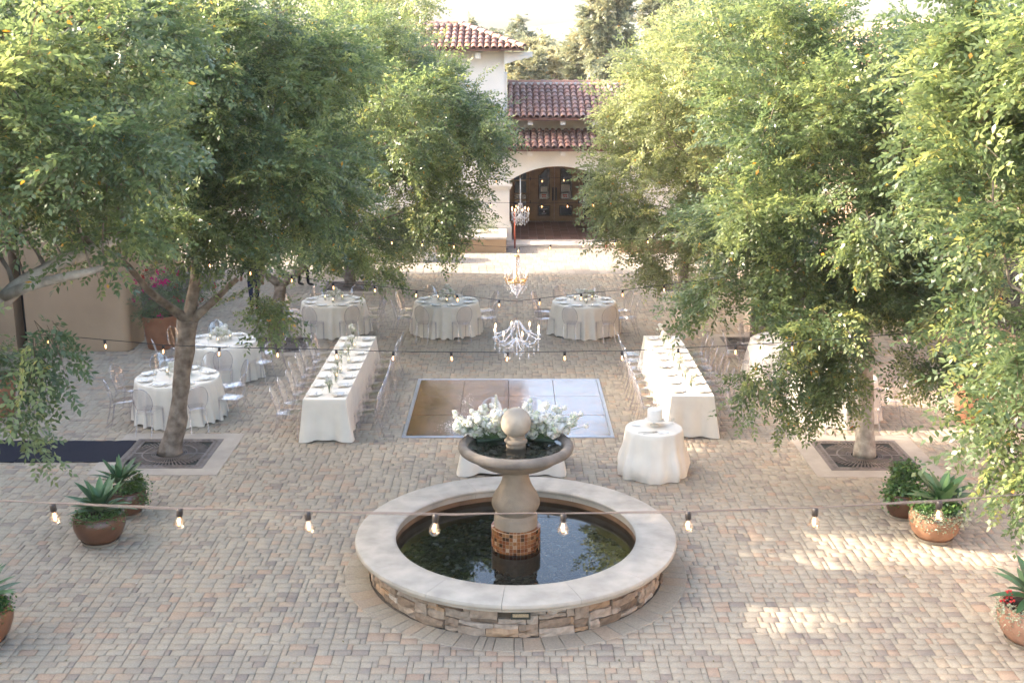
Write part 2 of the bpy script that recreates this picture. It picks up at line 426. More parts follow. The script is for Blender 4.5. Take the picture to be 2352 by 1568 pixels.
# door wall
YD = 46.12
mb = MB()
for (xa, xb, za, zb) in ((-.16, .02, .12, 3.1), (.02, .62, 2.45, 3.1), (.62, .685, .12, 3.1), (.685, 2.665, 2.42, 3.1), (2.665, 2.74, .12, 3.1), (2.74, 3.34, 2.45, 3.1), (3.34, 3.5, .12, 3.1)):
    mb.box((xa, YD, za), (xb, YD + .18, zb))
at(EB, mb).build('door_frame', M['wood'], EB)
for (xa, xb) in ((.02, .62), (2.74, 3.34)):
    mb = MB()
    mb.box((xa, YD + .05, .12), (xb, YD + .12, .3))
    for z in (.95, 1.2, 1.72): mb.box((xa + .06, YD + .05, z), (xb - .06, YD + .1, z + .05))
    mb.box((xa, YD + .05, .3), (xa + .06, YD + .12, 2.45)); mb.box((xb - .06, YD + .05, .3), (xb, YD + .12, 2.45)); mb.box(((xa + xb) / 2 - .02, YD + .055, 1.25), ((xa + xb) / 2 + .02, YD + .098, 2.45))
    w = at(EB, mb).build('window', M['wood'], EB)
    mb = MB(); mb.box((xa + .02, YD + .125, .3), (xb - .02, YD + .14, 2.45)); at(EB, mb).build('pane', M['glass'], w)
    w2 = w
def glass_outline(xi, xo):                  # tall glazing: high at the inner stile, S-curve down to the outer
    pts = [(xi, 1.017)]; n = 14
    pts.append((xo, 1.017)); pts.append((xo, 1.96))
    for k in range(1, n):
        t = k / n; z = 1.96 + (2.216 - 1.96) * (3 * t * t - 2 * t ** 3); pts.append((xo + (xi - xo) * t * .8, z))
    pts.append((xo + (xi - xo) * .82, 2.216)); pts.append((xi, 2.216)); return pts
for s, (xl, xr, gi, go) in enumerate(((.688, 1.672, 1.474, 1.057), (1.678, 2.662, 1.906, 2.354))):
    mb = MB(); mb.box((xl, YD + .03, .14), (xr, YD + .1, 2.42))
    dr = at(EB, mb).build('door', M['wood'], EB)
    o = glass_outline(gi, go); sg = 1 if s == 0 else -1
    mb = MB(); n = len(o); yg = YD + .018
    mb.add([(x, yg, z) for x, z in o] + [(x, YD + .03, z) for x, z in o], [tuple(range(n)) if s == 1 else tuple(reversed(range(n)))] + [(i, (i + 1) % n, n + (i + 1) % n, n + i) for i in range(n)])
    at(EB, mb).build('pane', M['glass'], dr)
    mb = MB(); mb.tube([(x, YD + .018, z) for x, z in o + [o[0]]], .022, 6); at(EB, mb).build('moulding', M['wood_d'], dr)
    mb = MB(); mb.box((min(gi, go), YD + .02, .39), (max(gi, go), YD + .029, .73)); at(EB, mb).build('pane', M['glass'], dr)
    mb = MB()
    for (za, zb, xa2, xb2) in ((.35, .385, -.04, .04), (.735, .77, -.04, .04)): mb.box((min(gi, go) + xa2, YD + .005, za), (max(gi, go) + xb2, YD + .03, zb))
    mb.box((min(gi, go) - .04, YD + .006, .386), (min(gi, go) - .005, YD + .03, .734)); mb.box((max(gi, go) + .005, YD + .006, .386), (max(gi, go) + .04, YD + .03, .734))
    at(EB, mb).build('moulding', M['wood_d'], dr)
    xh = 1.672 - .06 if s == 0 else 1.678 + .06
    mb = MB(); mb.tube([(xh, YD - .03, .96), (xh, YD - .03, 1.48)], .028, 8)
    for z in (1.0, 1.44): mb.tube([(xh, YD - .03, z), (xh, YD + .03, z)], .02, 6)
    at(EB, mb).build('handle', M['iron'], dr)
    mb = MB(); xo = xl + .03 if s == 0 else xr - .03
    for z in (.85, 1.75): mb.box((xo - .015, YD + .0, z), (xo + .015, YD + .03, z + .12))
    at(EB, mb).build('hinge', M['iron'], dr)
    nx0, nx1, nz0, nz1 = ((1.134, 1.385, 1.31, 1.50), (1.94, 2.27, 1.32, 1.59))[s]
    mb = MB(); mb.box((nx0, YD + .006, nz0), (nx1, YD + .012, nz1))
    for k in range(5):
        zz = nz0 + .03 + k * (nz1 - nz0 - .05) / 5; mb.box((nx0 + .03, YD + .004, zz), (nx1 - .03, YD + .0059, zz + .012), mi=1)
    at(EB, mb).build('notice', [M['paper'], M['greyink']], dr, label='white sheet of grey print taped to the door glass')
    sx0, sx1 = ((1.13, 1.385), (1.965, 2.225))[s]
    mb = MB(); mb.box((sx0, YD + .006, 1.055), (sx1, YD + .012, 1.235))
    for (q0, q1, za, zb) in ((.04, .215, 1.165, 1.205), (.06, .12, 1.09, 1.145), (.145, .2, 1.09, 1.145)): mb.box((sx0 + q0, YD + .004, za), (sx0 + q1, YD + .0059, zb), mi=1)
    at(EB, mb).build('notice', [M['paper'], M['redink']], dr, label='white card with large red print on the door glass')
    if s == 0:
        mb = MB(); cx = (gi + go) / 2
        for k in range(9):
            t = -1 + 2 * k / 8; mb.box((cx + t * .12 - .011, YD + .016, .60 + .02 * t * t), (cx + t * .12 + .011, YD + .0195, .625 + .02 * t * t))
        mb.box((cx - .09, YD + .016, .44), (cx + .09, YD + .0195, .455)); mb.box((cx - .02, YD + .016, .50), (cx + .02, YD + .0195, .55))
        at(EB, mb).build('lettering', M['paper'], dr)
# barrel tiles
def tile_mesh(tint_v, L=.47, r0=.106, r1=.080, seg=6):
    mb = MB(); vs = []
    for (y, r, z) in ((0, r0, 0), (L, r1, -.012)):
        for rr in (r, r - .022):
            for i in range(seg + 1):
                a = PI * i / seg; vs.append((rr * math.cos(a), y, z + rr * math.sin(a) * .95))
    k = seg + 1; fs = []
    for i in range(seg):
        fs.append((i, 2 * k + i, 2 * k + i + 1, i + 1)); fs.append((i, i + 1, k + i + 1, k + i))
    fs = [tuple(reversed(f)) for f in fs]
    mb.add(vs, fs, tint_v); return mb.mesh('roof_tile', M['rtile'], 60)
TILES = [tile_mesh(t) for t in (.02, .2, .35, .5, .6, .72, .85)]
TILE_END = tile_mesh(1.0)  # orange end tile: bounced light at the eaves is put into its tint
def roof_plane(bld, name, xa, xb, ye, ze, yr, zr, cols_from, cols_to, step=.233, row=.4, hip=None):
    mb = MB(); mb.add([(xa, ye, ze), (xb, ye, ze), (xb, yr, zr), (xa, yr, zr), (xa, ye, ze - .1), (xb, ye, ze - .1), (xb, yr, zr - .1), (xa, yr, zr - .1)],
                      [(0, 1, 2, 3), (7, 6, 5, 4), (0, 4, 5, 1), (1, 5, 6, 2), (2, 6, 7, 3), (3, 7, 4, 0)])
    rf = at(bld, mb).build(name, M['rbase'], bld)
    sl = math.atan2(zr - ze, yr - ye); L = math.hypot(zr - ze, yr - ye); nrow = int(round(L / row)); rw = L / nrow
    n = 0; x = cols_from
    while x < cols_to:
        for k in range(nrow):
            s = k * rw - .05
            if hip and s * math.cos(sl) > hip(x): continue
            y, z = ye + s * math.cos(sl), ze + s * math.sin(sl) + .02 + .008
            me = random.choice(TILES)
            place('roof_tile', me, rf, Vector((x + random.gauss(0, .004), y + random.gauss(0, .008), z)) - bld.location, (sl - .02, 0, random.gauss(0, .012)))
        x += step
    return rf
roof_up = roof_plane(EB, 'roof', -.17, 9.0, 42.0, 4.4, 45.4, 5.5, -.05, 6.3)
roof_lo = roof_plane(EB, 'roof', -.95, 9.0, 41.02, 3.4, 43.1, 3.9, -.85, 6.0)
mb = MB(); mb.box((-.17, 45.25, 5.42), (9, 45.5, 5.54)); at(EB, mb).build('ridge_board', M['white'], EB)
for i in range(17):
    me = random.choice(TILES[3:])
    place('ridge_tile', TILE_END if i % 3 else me, roof_up, Vector((-.17 + i * .42, 45.38, 5.53)) - EB.location, (0, 0, -PI / 2), (1.25, 1, 1.1))
for k in range(7):                           # the rafter tails under both eaves
    for (y0_, y1_, z) in ((42.06, 43.1, 4.14), (41.06, 41.5, 3.14)):
        x = .62 + (k - 1) * 1.16 + (.03 if y0_ > 42 else 0)
        mb = MB(); mb.bbox((x - .09, y0_ + .05, z), (x + .09, y1_ - .003, z + .16), .01); at(EB, mb).build('rafter_tail', M['white'], EB)

# ================================================================ tower at the left of the entrance
TW = thing('tower_building', 'tall white stucco tower with hipped red clay tile roof left of the porch', 'building', (-4, 42.5, 0))
mb = MB(); mb.box((-7.6, 42.5, -.01), (-.28, 46.4, 6.72)); mb.box((-.28, 42.9, -.01), (-.19, 46.4, 5.9)); mb.box((-16, 42.3, -.01), (-7.6, 46.4, 4.6))
at(TW, mb).build('wall', M['white'], TW)
ex, ey, ez = .43, 41.82, 6.76; A = 2.35; rz_ = 7.62
mb = MB()
mb.add([(-8.4, ey, ez), (ex, ey, ez), (ex, ey + 2 * A, ez), (-8.4, ey + 2 * A, ez), (-8.4 + A, ey + A, rz_), (ex - A, ey + A, rz_), (-8.4, ey, ez - .07), (ex, ey, ez - .07), (ex, ey + 2 * A, ez - .07), (-8.4, ey + 2 * A, ez - .07)],
       [(0, 1, 5, 4), (1, 2, 5), (2, 3, 4, 5), (3, 0, 4), (9, 8, 7, 6), (0, 6, 7, 1), (1, 7, 8, 2), (2, 8, 9, 3), (3, 9, 6, 0)])
rt = at(TW, mb).build('roof', M['rbase'], TW)
sl = math.atan2(rz_ - ez, A); L = math.hypot(rz_ - ez, A); rw = L / 6
x = ex - .12
while x > -7.6:
    for k in range(6):
        s = k * rw - .05
        if s * math.cos(sl) > (ex - x) - .1 or s * math.cos(sl) > (x + 8.4): continue
        place('roof_tile', random.choice(TILES[1:]) if k else TILE_END, rt, Vector((x, ey + s * math.cos(sl), ez + s * math.sin(sl) + .025)) - TW.location, (sl - .02, 0, random.gauss(0, .012)))
    x -= .235
hd = Vector((-A, A, rz_ - ez)); hl = hd.length
for k in range(9):
    p = Vector((ex, ey, ez + .07)) + hd * (k / 8.6)
    place('hip_tile', random.choice([TILE_END, TILES[5], TILES[6]]), rt, p - TW.location, Euler((math.atan2(hd.z, math.hypot(hd.x, hd.y)), 0, PI / 4)), (1.15, 1, 1.1))
for k in range(9): place('ridge_tile', random.choice([TILE_END, TILES[5]]), rt, Vector((ex - A - k * .42, ey + A, rz_ + .05)) - TW.location, (0, 0, PI / 2), (1.15, 1, 1.1))
def corbel(xa, xb, ya, yb, ztop, h):          # carved bracket, profile along x
    mb = MB(); prof = [(0, 0), (.35, -.35), (.5, -.35), (.62, -.55), (.78, -.55), (.86, -.8), (.97, -.9), (1.0, -1.0)]
    # deep at the wall, shallow at the end
    pts = [(xa, ztop - h)] + [(xa + (xb - xa) * t, ztop - h * (1 - .55 * t) + (.035 if i % 2 else 0)) for i, t in enumerate((.2, .45, .6, .72, .84, .93, 1.0))]
    n = len(pts)
    vs = [(x, ya, z) for x, z in pts] + [(xb, ya, ztop), (xa, ya, ztop)]; m_ = len(vs)
    vs += [(x, yb, z) for (x, _, z) in vs]
    mb.add(vs, [tuple(range(m_)), tuple(reversed(range(m_, 2 * m_)))] + [(i, m_ + i, m_ + (i + 1) % m_, (i + 1) % m_) for i in range(m_)]); return mb
at(TW, corbel(-.28, .72, 42.2, 42.55, 6.66, .42)).build('corbel', M['white'], TW)
for x in (-1.2, -2.4, -3.6, -4.8):
    mb = MB(); mb.bbox((x - .1, 42.05, 6.42), (x + .1, 42.497, 6.66), .01); at(TW, mb).build('rafter_tail', M['white'], TW)

# ================================================================ side buildings, planter walls, posts
LB = thing('left_building', 'tan stucco building with dark narrow opening behind the left trees', 'building', (-11, 26, 0))
mb = MB(); mb.box((-24, 1, -.01), (-14.2, 27.098, 8.8)); mb.box((-24, 27.4, -.01), (-10.6, 36.9, 8.6))
at(LB, mb).build('wall', M['tan'], LB)
mb = MB(); H_ = 4.2                            # the wall that faces the camera, with rounded end
arc = [(-8.97 + .2 * math.cos(a), 26.2 + .2 * math.sin(a)) for a in [R(-90 + 9 * k) for k in range(11)]]
out = [(-11.1, 26.0)] + arc + [(-8.77, 27.1), (-11.1, 27.1)]
n = len(out); mb.add([(x, y, -.01) for x, y in out] + [(x, y, H_) for x, y in out], [(i, (i + 1) % n, n + (i + 1) % n, n + i) for i in range(n)] + [tuple(range(n, 2 * n))])
mb.box((-14.2, 26.01, -.01), (-11.36, 27.1, H_)); mb.box((-11.36, 26.02, 3.0), (-11.1, 27.1, H_)); mb.box((-24, 27.1, -.01), (-10.6, 27.4, 8.6))
at(LB, mb).build('front_wall', M['tan'], LB, smooth=40)
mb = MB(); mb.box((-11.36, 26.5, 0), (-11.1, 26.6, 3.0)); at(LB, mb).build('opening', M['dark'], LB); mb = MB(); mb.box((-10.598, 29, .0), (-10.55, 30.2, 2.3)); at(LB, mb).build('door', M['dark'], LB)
mb = MB(); mb.box((-10.598, 28.8, 2.302), (-10.5, 30.4, 2.45)); at(LB, mb).build('lintel', M['tan'], LB)
RB = thing('right_building', 'rose stucco building with low wall behind the right trees', 'building', (11, 24, 0))
mb = MB(); mb.box((10.6, 22.2, -.01), (22, 40, 7.5)); mb.box((14.5, 1, -.01), (24, 22.2, 7.5)); mb.box((10.3, 26, -.01), (10.6, 27, 3.4)); mb.box((10.3, 31, -.01), (10.6, 32, 3.4))
at(RB, mb).build('wall', M['pink'], RB)
mb = MB(); mb.bbox((9.25, 21.1, -.01), (14.5, 22.2, 1.15), .03); at(RB, mb).build('low_wall', M['tan'], RB)
for (ya, yb) in ((23.4, 25.2), (28.0, 30.0), (33, 35)):
    mb = MB(); mb.box((10.56, ya, .9), (10.595, yb, 2.6)); at(RB, mb).build('window', M['glass'], RB)
for (xa, xb, lab) in ((-4.6, -.2, 'tan planter wall with pale cap left of the porch step'), (3.72, 9.5, 'tan planter wall with pale cap right of the porch step')):
    t = thing('planter_wall', lab, 'planter', ((xa + xb) / 2, 39.5, 0), group='planter walls beside the porch')
    mb = MB(); mb.box((xa, 39.5, -.01), (xb, 41.38, .46)); at(t, mb).build('base', M['tan'], t)
    mb = MB(); mb.bbox((xa - .03, 39.46, .462), (xb + .03, 41.39, .55), .02); at(t, mb).build('cap', M['cap'], t)
for (x, lab) in ((.1, 'rust red handrail post at the left end of the porch step'), (3.3, 'rust red handrail post at the right end of the porch step')):
    t = thing('handrail_post', lab, 'handrail', (x, 40.42, 0), group='rust red handrail posts')
    mb = MB(); mb.tube([(0, 0, 0), (0, 0, 1.15)], .03, 8); mb.build('post', M['rust'], t, smooth=40)
    mb = MB(); mb.tube([(0, 0, 1.15), (0, .25, 1.2), (0, 1.0, 1.25)], .026, 8); mb.build('rail', M['rust'], t, smooth=40)

# ---- fallen leaves and petals on the paving
fl = MB(); q_ = random.Random(8)
for k in range(520):
    y = q_.uniform(11.4, 31); x = q_.uniform(-.44, .44) * (y + 1.2)
    if math.hypot(x - FX, y - FY) < 2.3: continue
    a, s_ = q_.random() * 6.3, q_.uniform(.012, .03); c_, d_ = math.cos(a), math.sin(a)
    fl.add([(x - c_ * s_, y - d_ * s_, .004), (x - d_ * s_ * .4, y + c_ * s_ * .4, .010), (x + c_ * s_, y + d_ * s_, .005), (x + d_ * s_ * .4, y - c_ * s_ * .4, .008)], [(0, 3, 2, 1)], q_.random())
fl.build('fallen_leaves', tint_mat('dry_leaf', [(0, (.10, .09, .03)), (.4, (.25, .19, .06)), (.75, (.40, .33, .18)), (.9, (.6, .56, .48)), (1, (.42, .06, .12))], .8, 0, 30), pavement, kind='stuff')
# ================================================================ fountain
STONE = [(0, (.17, .12, .08)), (.2, (.28, .20, .135)), (.45, (.39, .30, .215)), (.65, (.42, .345, .265)), (.8, (.43, .28, .16)), (.92, (.36, .305, .245)), (1, (.48, .42, .34))]
M['stone'] = tint_mat('ledger_stone', STONE, .85, .8, 28, .25, .4, 14)
M['mortar'] = mat('dark_mortar', (.10, .075, .05), .95, .2, 20)
M['coping'] = mat('cast_stone_coping', (.43, .378, .305), .75, .2, 3.5, .15, 60, .3, detail=12)
M['sand'] = mat('sandstone_cast', (.275, .22, .16), .9, .2, 5, .5, 140, .2, detail=12)
M['rim'] = mat('weathered_cast_stone', (.205, .172, .138), .9, .25, 6, .5, 140, .2, detail=12)
M['lining'] = mat('stained_pool_lining', (.20, .11, .055), .7, .35, 3, .2, 30)
M['poolfloor'] = mat('dark_pool_floor', (.02, .022, .018), .8, .2, 10)
M['pebble'] = tint_mat('river_pebble', [(0, (.012, .015, .012)), (.5, (.028, .034, .026)), (.85, (.06, .062, .036)), (.95, (.10, .10, .08)), (1, (.35, .35, .33))], .45, .1, 30, .4, .3, 30)
M['grout'] = mat('cream_grout', (.40, .27, .17), .85, .1, 20)
M['mosaic'] = tint_mat('glazed_mosaic', [(0, (.06, .03, .012)), (.3, (.20, .065, .022)), (.55, (.30, .12, .04)), (.75, (.26, .14, .06)), (.9, (.40, .22, .11)), (1, (.45, .33, .22))], .25, .15, 60, .5, .35, 60)
def water_mat(name, tint, wave, wscale):
    m = clear_mat(name, tint, .0, 1.34)
    n, l = m.node_tree.nodes, m.node_tree.links
    g = geo = n.new('ShaderNodeNewGeometry'); nz = n.new('ShaderNodeTexNoise'); nz.inputs['Scale'].default_value = wscale; nz.inputs['Detail'].default_value = 2
    l.new(geo.outputs['Position'], nz.inputs['Vector'])
    bp = n.new('ShaderNodeBump'); bp.inputs['Strength'].default_value = wave; bp.inputs['Distance'].default_value = .01
    l.new(nz.outputs['Fac'], bp.inputs['Height'])
    for q in n:
        if q.type in ('BSDF_GLOSSY', 'FRESNEL'): l.new(bp.outputs['Normal'], q.inputs['Normal'])
    return m
M['water'] = water_mat('pool_water', (.56, .62, .58), .035, 4)
M['water2'] = water_mat('bowl_water', (.85, .88, .85), .12, 9)
FT = thing('fountain', 'round stone fountain with tiered bowl and ball finial in the courtyard centre', 'fountain', (FX, FY, 0))
mb = MB(); mb.lathe([(1.601, -.01), (1.872, -.01), (1.872, .385), (1.601, .385)], 96, cap=False); FW = mb.build('pool_wall', M['mortar'], FT, smooth=40)
mb = MB(); mb.lathe([(1.599, .01), (1.599, .39)], 96, cap=False); mb.v = mb.v; mb.f = [tuple(reversed(f)) for f in mb.f]
mb.build('pool_lining', M['lining'], FT, smooth=40)
mb = MB(); mb.lathe([(0, .012), (1.6, .012)], 64, cap=False); mb.f = [tuple(reversed(f)) for f in mb.f]; mb.build('pool_floor', M['poolfloor'], FT)
NA, NR = 250, 7; gq = np.zeros((NR, NA), bool); HR = .385 / NR; n_st = 0
srnd = random.Random(11)
for j in range(NR):
    for i in range(NA):
        if gq[j, i]: continue
        w0, h0 = srnd.choice([(4, 1), (5, 1), (7, 1), (9, 1), (6, 1), (5, 2), (7, 2), (8, 2), (3, 2), (9, 2), (4, 3), (7, 2)])
        h = h0 if j + h0 <= NR and not gq[j:j + h0, i].any() else 1
        w = 1
        while w < w0 and i + w < NA and not gq[j:j + h, i + w].any(): w += 1
        if i + w == NA - 1 and not gq[j:j + h, NA - 1].any(): w += 1
        gq[j:j + h, i:i + w] = True
        a0, a1 = 2 * PI * i / NA + .0022, 2 * PI * (i + w) / NA - .0022
        z0, z1 = j * HR + .003, (j + h) * HR - .003
        mid = (a0 + a1) / 2
        dz = abs((mid - 1.5 * PI + PI) % (2 * PI) - PI)
        if dz < .07 and z1 > .245: z1 = min(z1, .235)
        if z1 - z0 < .015: continue
        rr = 1.932 + srnd.gauss(0, .012); mb = MB(); vs = []
        K = 4 if w > 3 else 3
        for k in range(K):
            t = k / (K - 1); an = a0 + (a1 - a0) * t
            for q in range(3):
                zz = z0 + (z1 - z0) * q / 2
                edge = (k in (0, K - 1)) or q in (0, 2)
                r_ = rr - (.014 if edge else 0) + srnd.gauss(0, .009); an2 = an + srnd.gauss(0, .0018) * (1 if edge else 2); z2 = zz + srnd.gauss(0, .004)
                vs.append((r_ * math.cos(an2), r_ * math.sin(an2), max(z2, 0)))
        nf = len(vs)
        ring = [k * 3 for k in range(K)] + [(K - 1) * 3 + 1] + [k * 3 + 2 for k in reversed(range(K))] + [1]
        for q in ring:
            x, y, z = vs[q]; sca = 1.866 / math.hypot(x, y); vs.append((x * sca, y * sca, z))
        fs = []
        for k in range(K - 1):
            for q in range(2): fs.append((k * 3 + q, (k + 1) * 3 + q, (k + 1) * 3 + q + 1, k * 3 + q + 1))
        for q in range(len(ring)):
            q2 = (q + 1) % len(ring); fs.append((ring[q], nf + q, nf + q2, ring[q2]))
        mb.add(vs, fs, min(1, max(0, srnd.gauss(.52, .26)))); mb.build('stone', M['stone'], FW); n_st += 1
CP = [(2.002, 0.383), (2.052, 0.389), (2.062, 0.403), (2.062, 0.423), (2.09, 0.434), (2.108, 0.453), (2.112, 0.479), (2.102, 0.503), (2.077, 0.517), (1.64, 0.523), (1.6, 0.516), (1.582, 0.499), (1.58, 0.476), (1.6, 0.459), (1.602, 0.421), (1.602, 0.383)]
for k in range(14):
    a0 = 2 * PI * (k + .32) / 14
    mb = MB(); mb.lathe([CP[(q) % len(CP)] for q in range(len(CP) + 1)], 10, cap=False, a0=a0 + .0012, a1=a0 + 2 * PI / 14 - .0012)
    ns = 11; m_ = len(CP); mb.f.append(tuple(q * ns for q in range(m_))); mb.f.append(tuple(reversed([q * ns + 10 for q in range(m_)]))); mb.t += [.5, .5]; mb.m += [0, 0]
    mb.build('coping_stone', M['coping'], FT, smooth=35)
mb = MB(); mb.lathe([(0, .32), (1.5985, .32)], 96, cap=False); mb.f = [tuple(reversed(f)) for f in mb.f]; mb.build('water', M['water'], FT)
peb = []
prn = random.Random(5)
for k in range(2300):
    r_, a_ = 1.55 * math.sqrt(prn.random()), prn.random() * 2 * PI
    if r_ < .36: continue
    peb.append((r_ * math.cos(a_), r_ * math.sin(a_), prn.uniform(.02, .075), prn.uniform(.03, .062)))
peb.sort(key=lambda p: p[1])
bag = MB()
PEBM = []
for q in range(8):
    mb = MB(); mb.ball((0, 0, 0), 1, 8, 5, [.1, .3, .45, .55, .65, .8, .9, .97][q], sq=(1, .72, .42)); PEBM.append(mb.mesh('pebble', M['pebble'], 180))
for k, (x, y, z, r_) in enumerate(peb):
    if k < 300: place('pebble', PEBM[min(7, int(prn.random() ** 1.5 * 7.6))], FT, (x, y, z), (prn.gauss(0, .15), prn.gauss(0, .15), prn.random() * 6.3), r_)
    else:
        o = len(bag.v); bag.ball((0, 0, 0), r_, 7, 4, prn.random() ** 1.5 if prn.random() < .985 else 1, sq=(1, .75, .42))
        a_ = prn.random() * 6.3; c_, s_ = math.cos(a_), math.sin(a_)
        bag.v[o:] = [(x + vx * c_ - vy * s_, y + vx * s_ + vy * c_, z + vz) for vx, vy, vz in bag.v[o:]]
bag.build('pebble_bed', M['pebble'], FT, smooth=180, kind='stuff')
mb = MB(); mb.lathe([(.322, .01), (.322, .605), (.312, .614), (.28, .616)], 64, cap=False); MBS = mb.build('mosaic_base', M['grout'], FT, smooth=40)
NT = 41
for j in range(-1, 7):
    for i in range(NT):
        a0 = 2 * PI * i / NT + .008; a1 = a0 + 2 * PI / NT - .016; mb = MB(); tv = min(1, max(0, prn.gauss(.5, .28)))
        if j == -1: ri, ro, za, zb = .288, .318, .618, .619
        if j >= 0:
            z1 = .604 - j * .0505; z0 = z1 - .0455
            if z1 < .29: continue
            ro = .3265; am = (a0 + a1) / 2
            pts = [(a0, z0), (am, z0), (a1, z0), (a1, z1), (am, z1), (a0, z1)]
            vs = [(ro * math.cos(a), ro * math.sin(a), z) for a, z in pts] + [(.321 * math.cos(a), .321 * math.sin(a), z) for a, z in pts]
        else:
            am = (a0 + a1) / 2; pts = [(a0, .286), (a0, .319), (am, .319), (a1, .319), (a1, .286), (am, .286)]
            vs = [(r_ * math.cos(a), r_ * math.sin(a), .6195) for a, r_ in pts] + [(r_ * math.cos(a), r_ * math.sin(a), .612) for a, r_ in pts]
        mb.add(vs, [tuple(range(6))] + [(q, q + 6, (q + 1) % 6 + 6, (q + 1) % 6) for q in range(6)], tv)
        mb.build('mosaic_tile', M['mosaic'], MBS)
mb = MB(); mb.lathe([(.286, .614), (.286, .75), (.278, .775), (.262, .79), (.25, .798), (.252, .81), (.275, .835), (.302, .875), (.317, .92), (.316, .96), (.302, 1.01), (.272, 1.07), (.235, 1.13), (.203, 1.19), (.182, 1.25), (.17, 1.32), (.168, 1.42)], 48, cap=False); mb.build('pedestal', M['sand'], FT, smooth=50)
mb = MB(); mb.lathe([(.12, 1.40), (.22, 1.402), (.30, 1.418), (.42, 1.462), (.52, 1.515), (.60, 1.575), (.655, 1.635)], 64, cap=False); BW = mb.build('bowl', M['sand'], FT, smooth=60)
mb = MB(); mb.lathe([(.655, 1.635), (.70, 1.632), (.734, 1.655), (.75, 1.695), (.742, 1.735), (.715, 1.757), (.68, 1.763), (.65, 1.755), (.63, 1.735), (.615, 1.705), (.56, 1.64), (.4, 1.59), (0, 1.57)], 72, cap=False); mb.build('rim', M['rim'], BW, smooth=60)
mb = MB(); mb.lathe([(0, 1.71), (.615, 1.71)], 64, cap=False); mb.f = [tuple(reversed(f)) for f in mb.f]; mb.build('water', M['water2'], BW)
for k in range(170):
    r_, a_ = .55 * math.sqrt(prn.random()), prn.random() * 2 * PI
    if r_ < .12: continue
    z = 1.605 + (r_ / .55) ** 2 * .05
    place('pebble', PEBM[min(7, int(prn.random() ** 1.3 * 7.9))], BW, (r_ * math.cos(a_), r_ * math.sin(a_), z), (prn.gauss(0, .15), prn.gauss(0, .15), prn.random() * 6.3), prn.uniform(.03, .05))
mb = MB(); mb.lathe([(.135, 1.57), (.125, 1.74), (.128, 1.755), (.145, 1.765), (.15, 1.785), (.14, 1.805), (.12, 1.815), (.112, 1.85), (.10, 1.90)], 40, cap=False); mb.build('finial_neck', M['sand'], FT, smooth=45)
mb = MB(); mb.ball((0, 0, 2.025), .197, 48, 28); mb.build('ball_finial', mat('pale_sandstone', (.385, .325, .25), .85, .16, 6, .35, 120, .2, detail=12), FT, smooth=180)
mb = MB(); lx, ly = .05, -1.932
mb.box((lx - .115, ly - .03, .325), (lx + .115, ly + .08, .345)); mb.box((lx - .115, ly - .03, .255), (lx + .115, ly + .08, .272)); mb.box((lx - .115, ly - .03, .2721), (lx - .095, ly + .08, .3249)); mb.box((lx + .095, ly - .03, .2721), (lx + .115, ly + .08, .3249))
M['bronze'] = mat('green_bronze', (.055, .06, .045), .5, .3, 30, metal=.3)
LF = mb.build('wall_light', M['bronze'], FT)
mb = MB(); mb.box((lx - .094, ly - .012, .273), (lx + .094, ly + .05, .324)); mb.build('lens', mat('ribbed_amber_lens', (.42, .32, .19), .35, .2, 60), LF)
mb = MB(); mb.box((lx - .12, ly - .0, .346), (lx + .12, ly + .06, .384)); mb.build('infill_stone', M['stone'], FT)

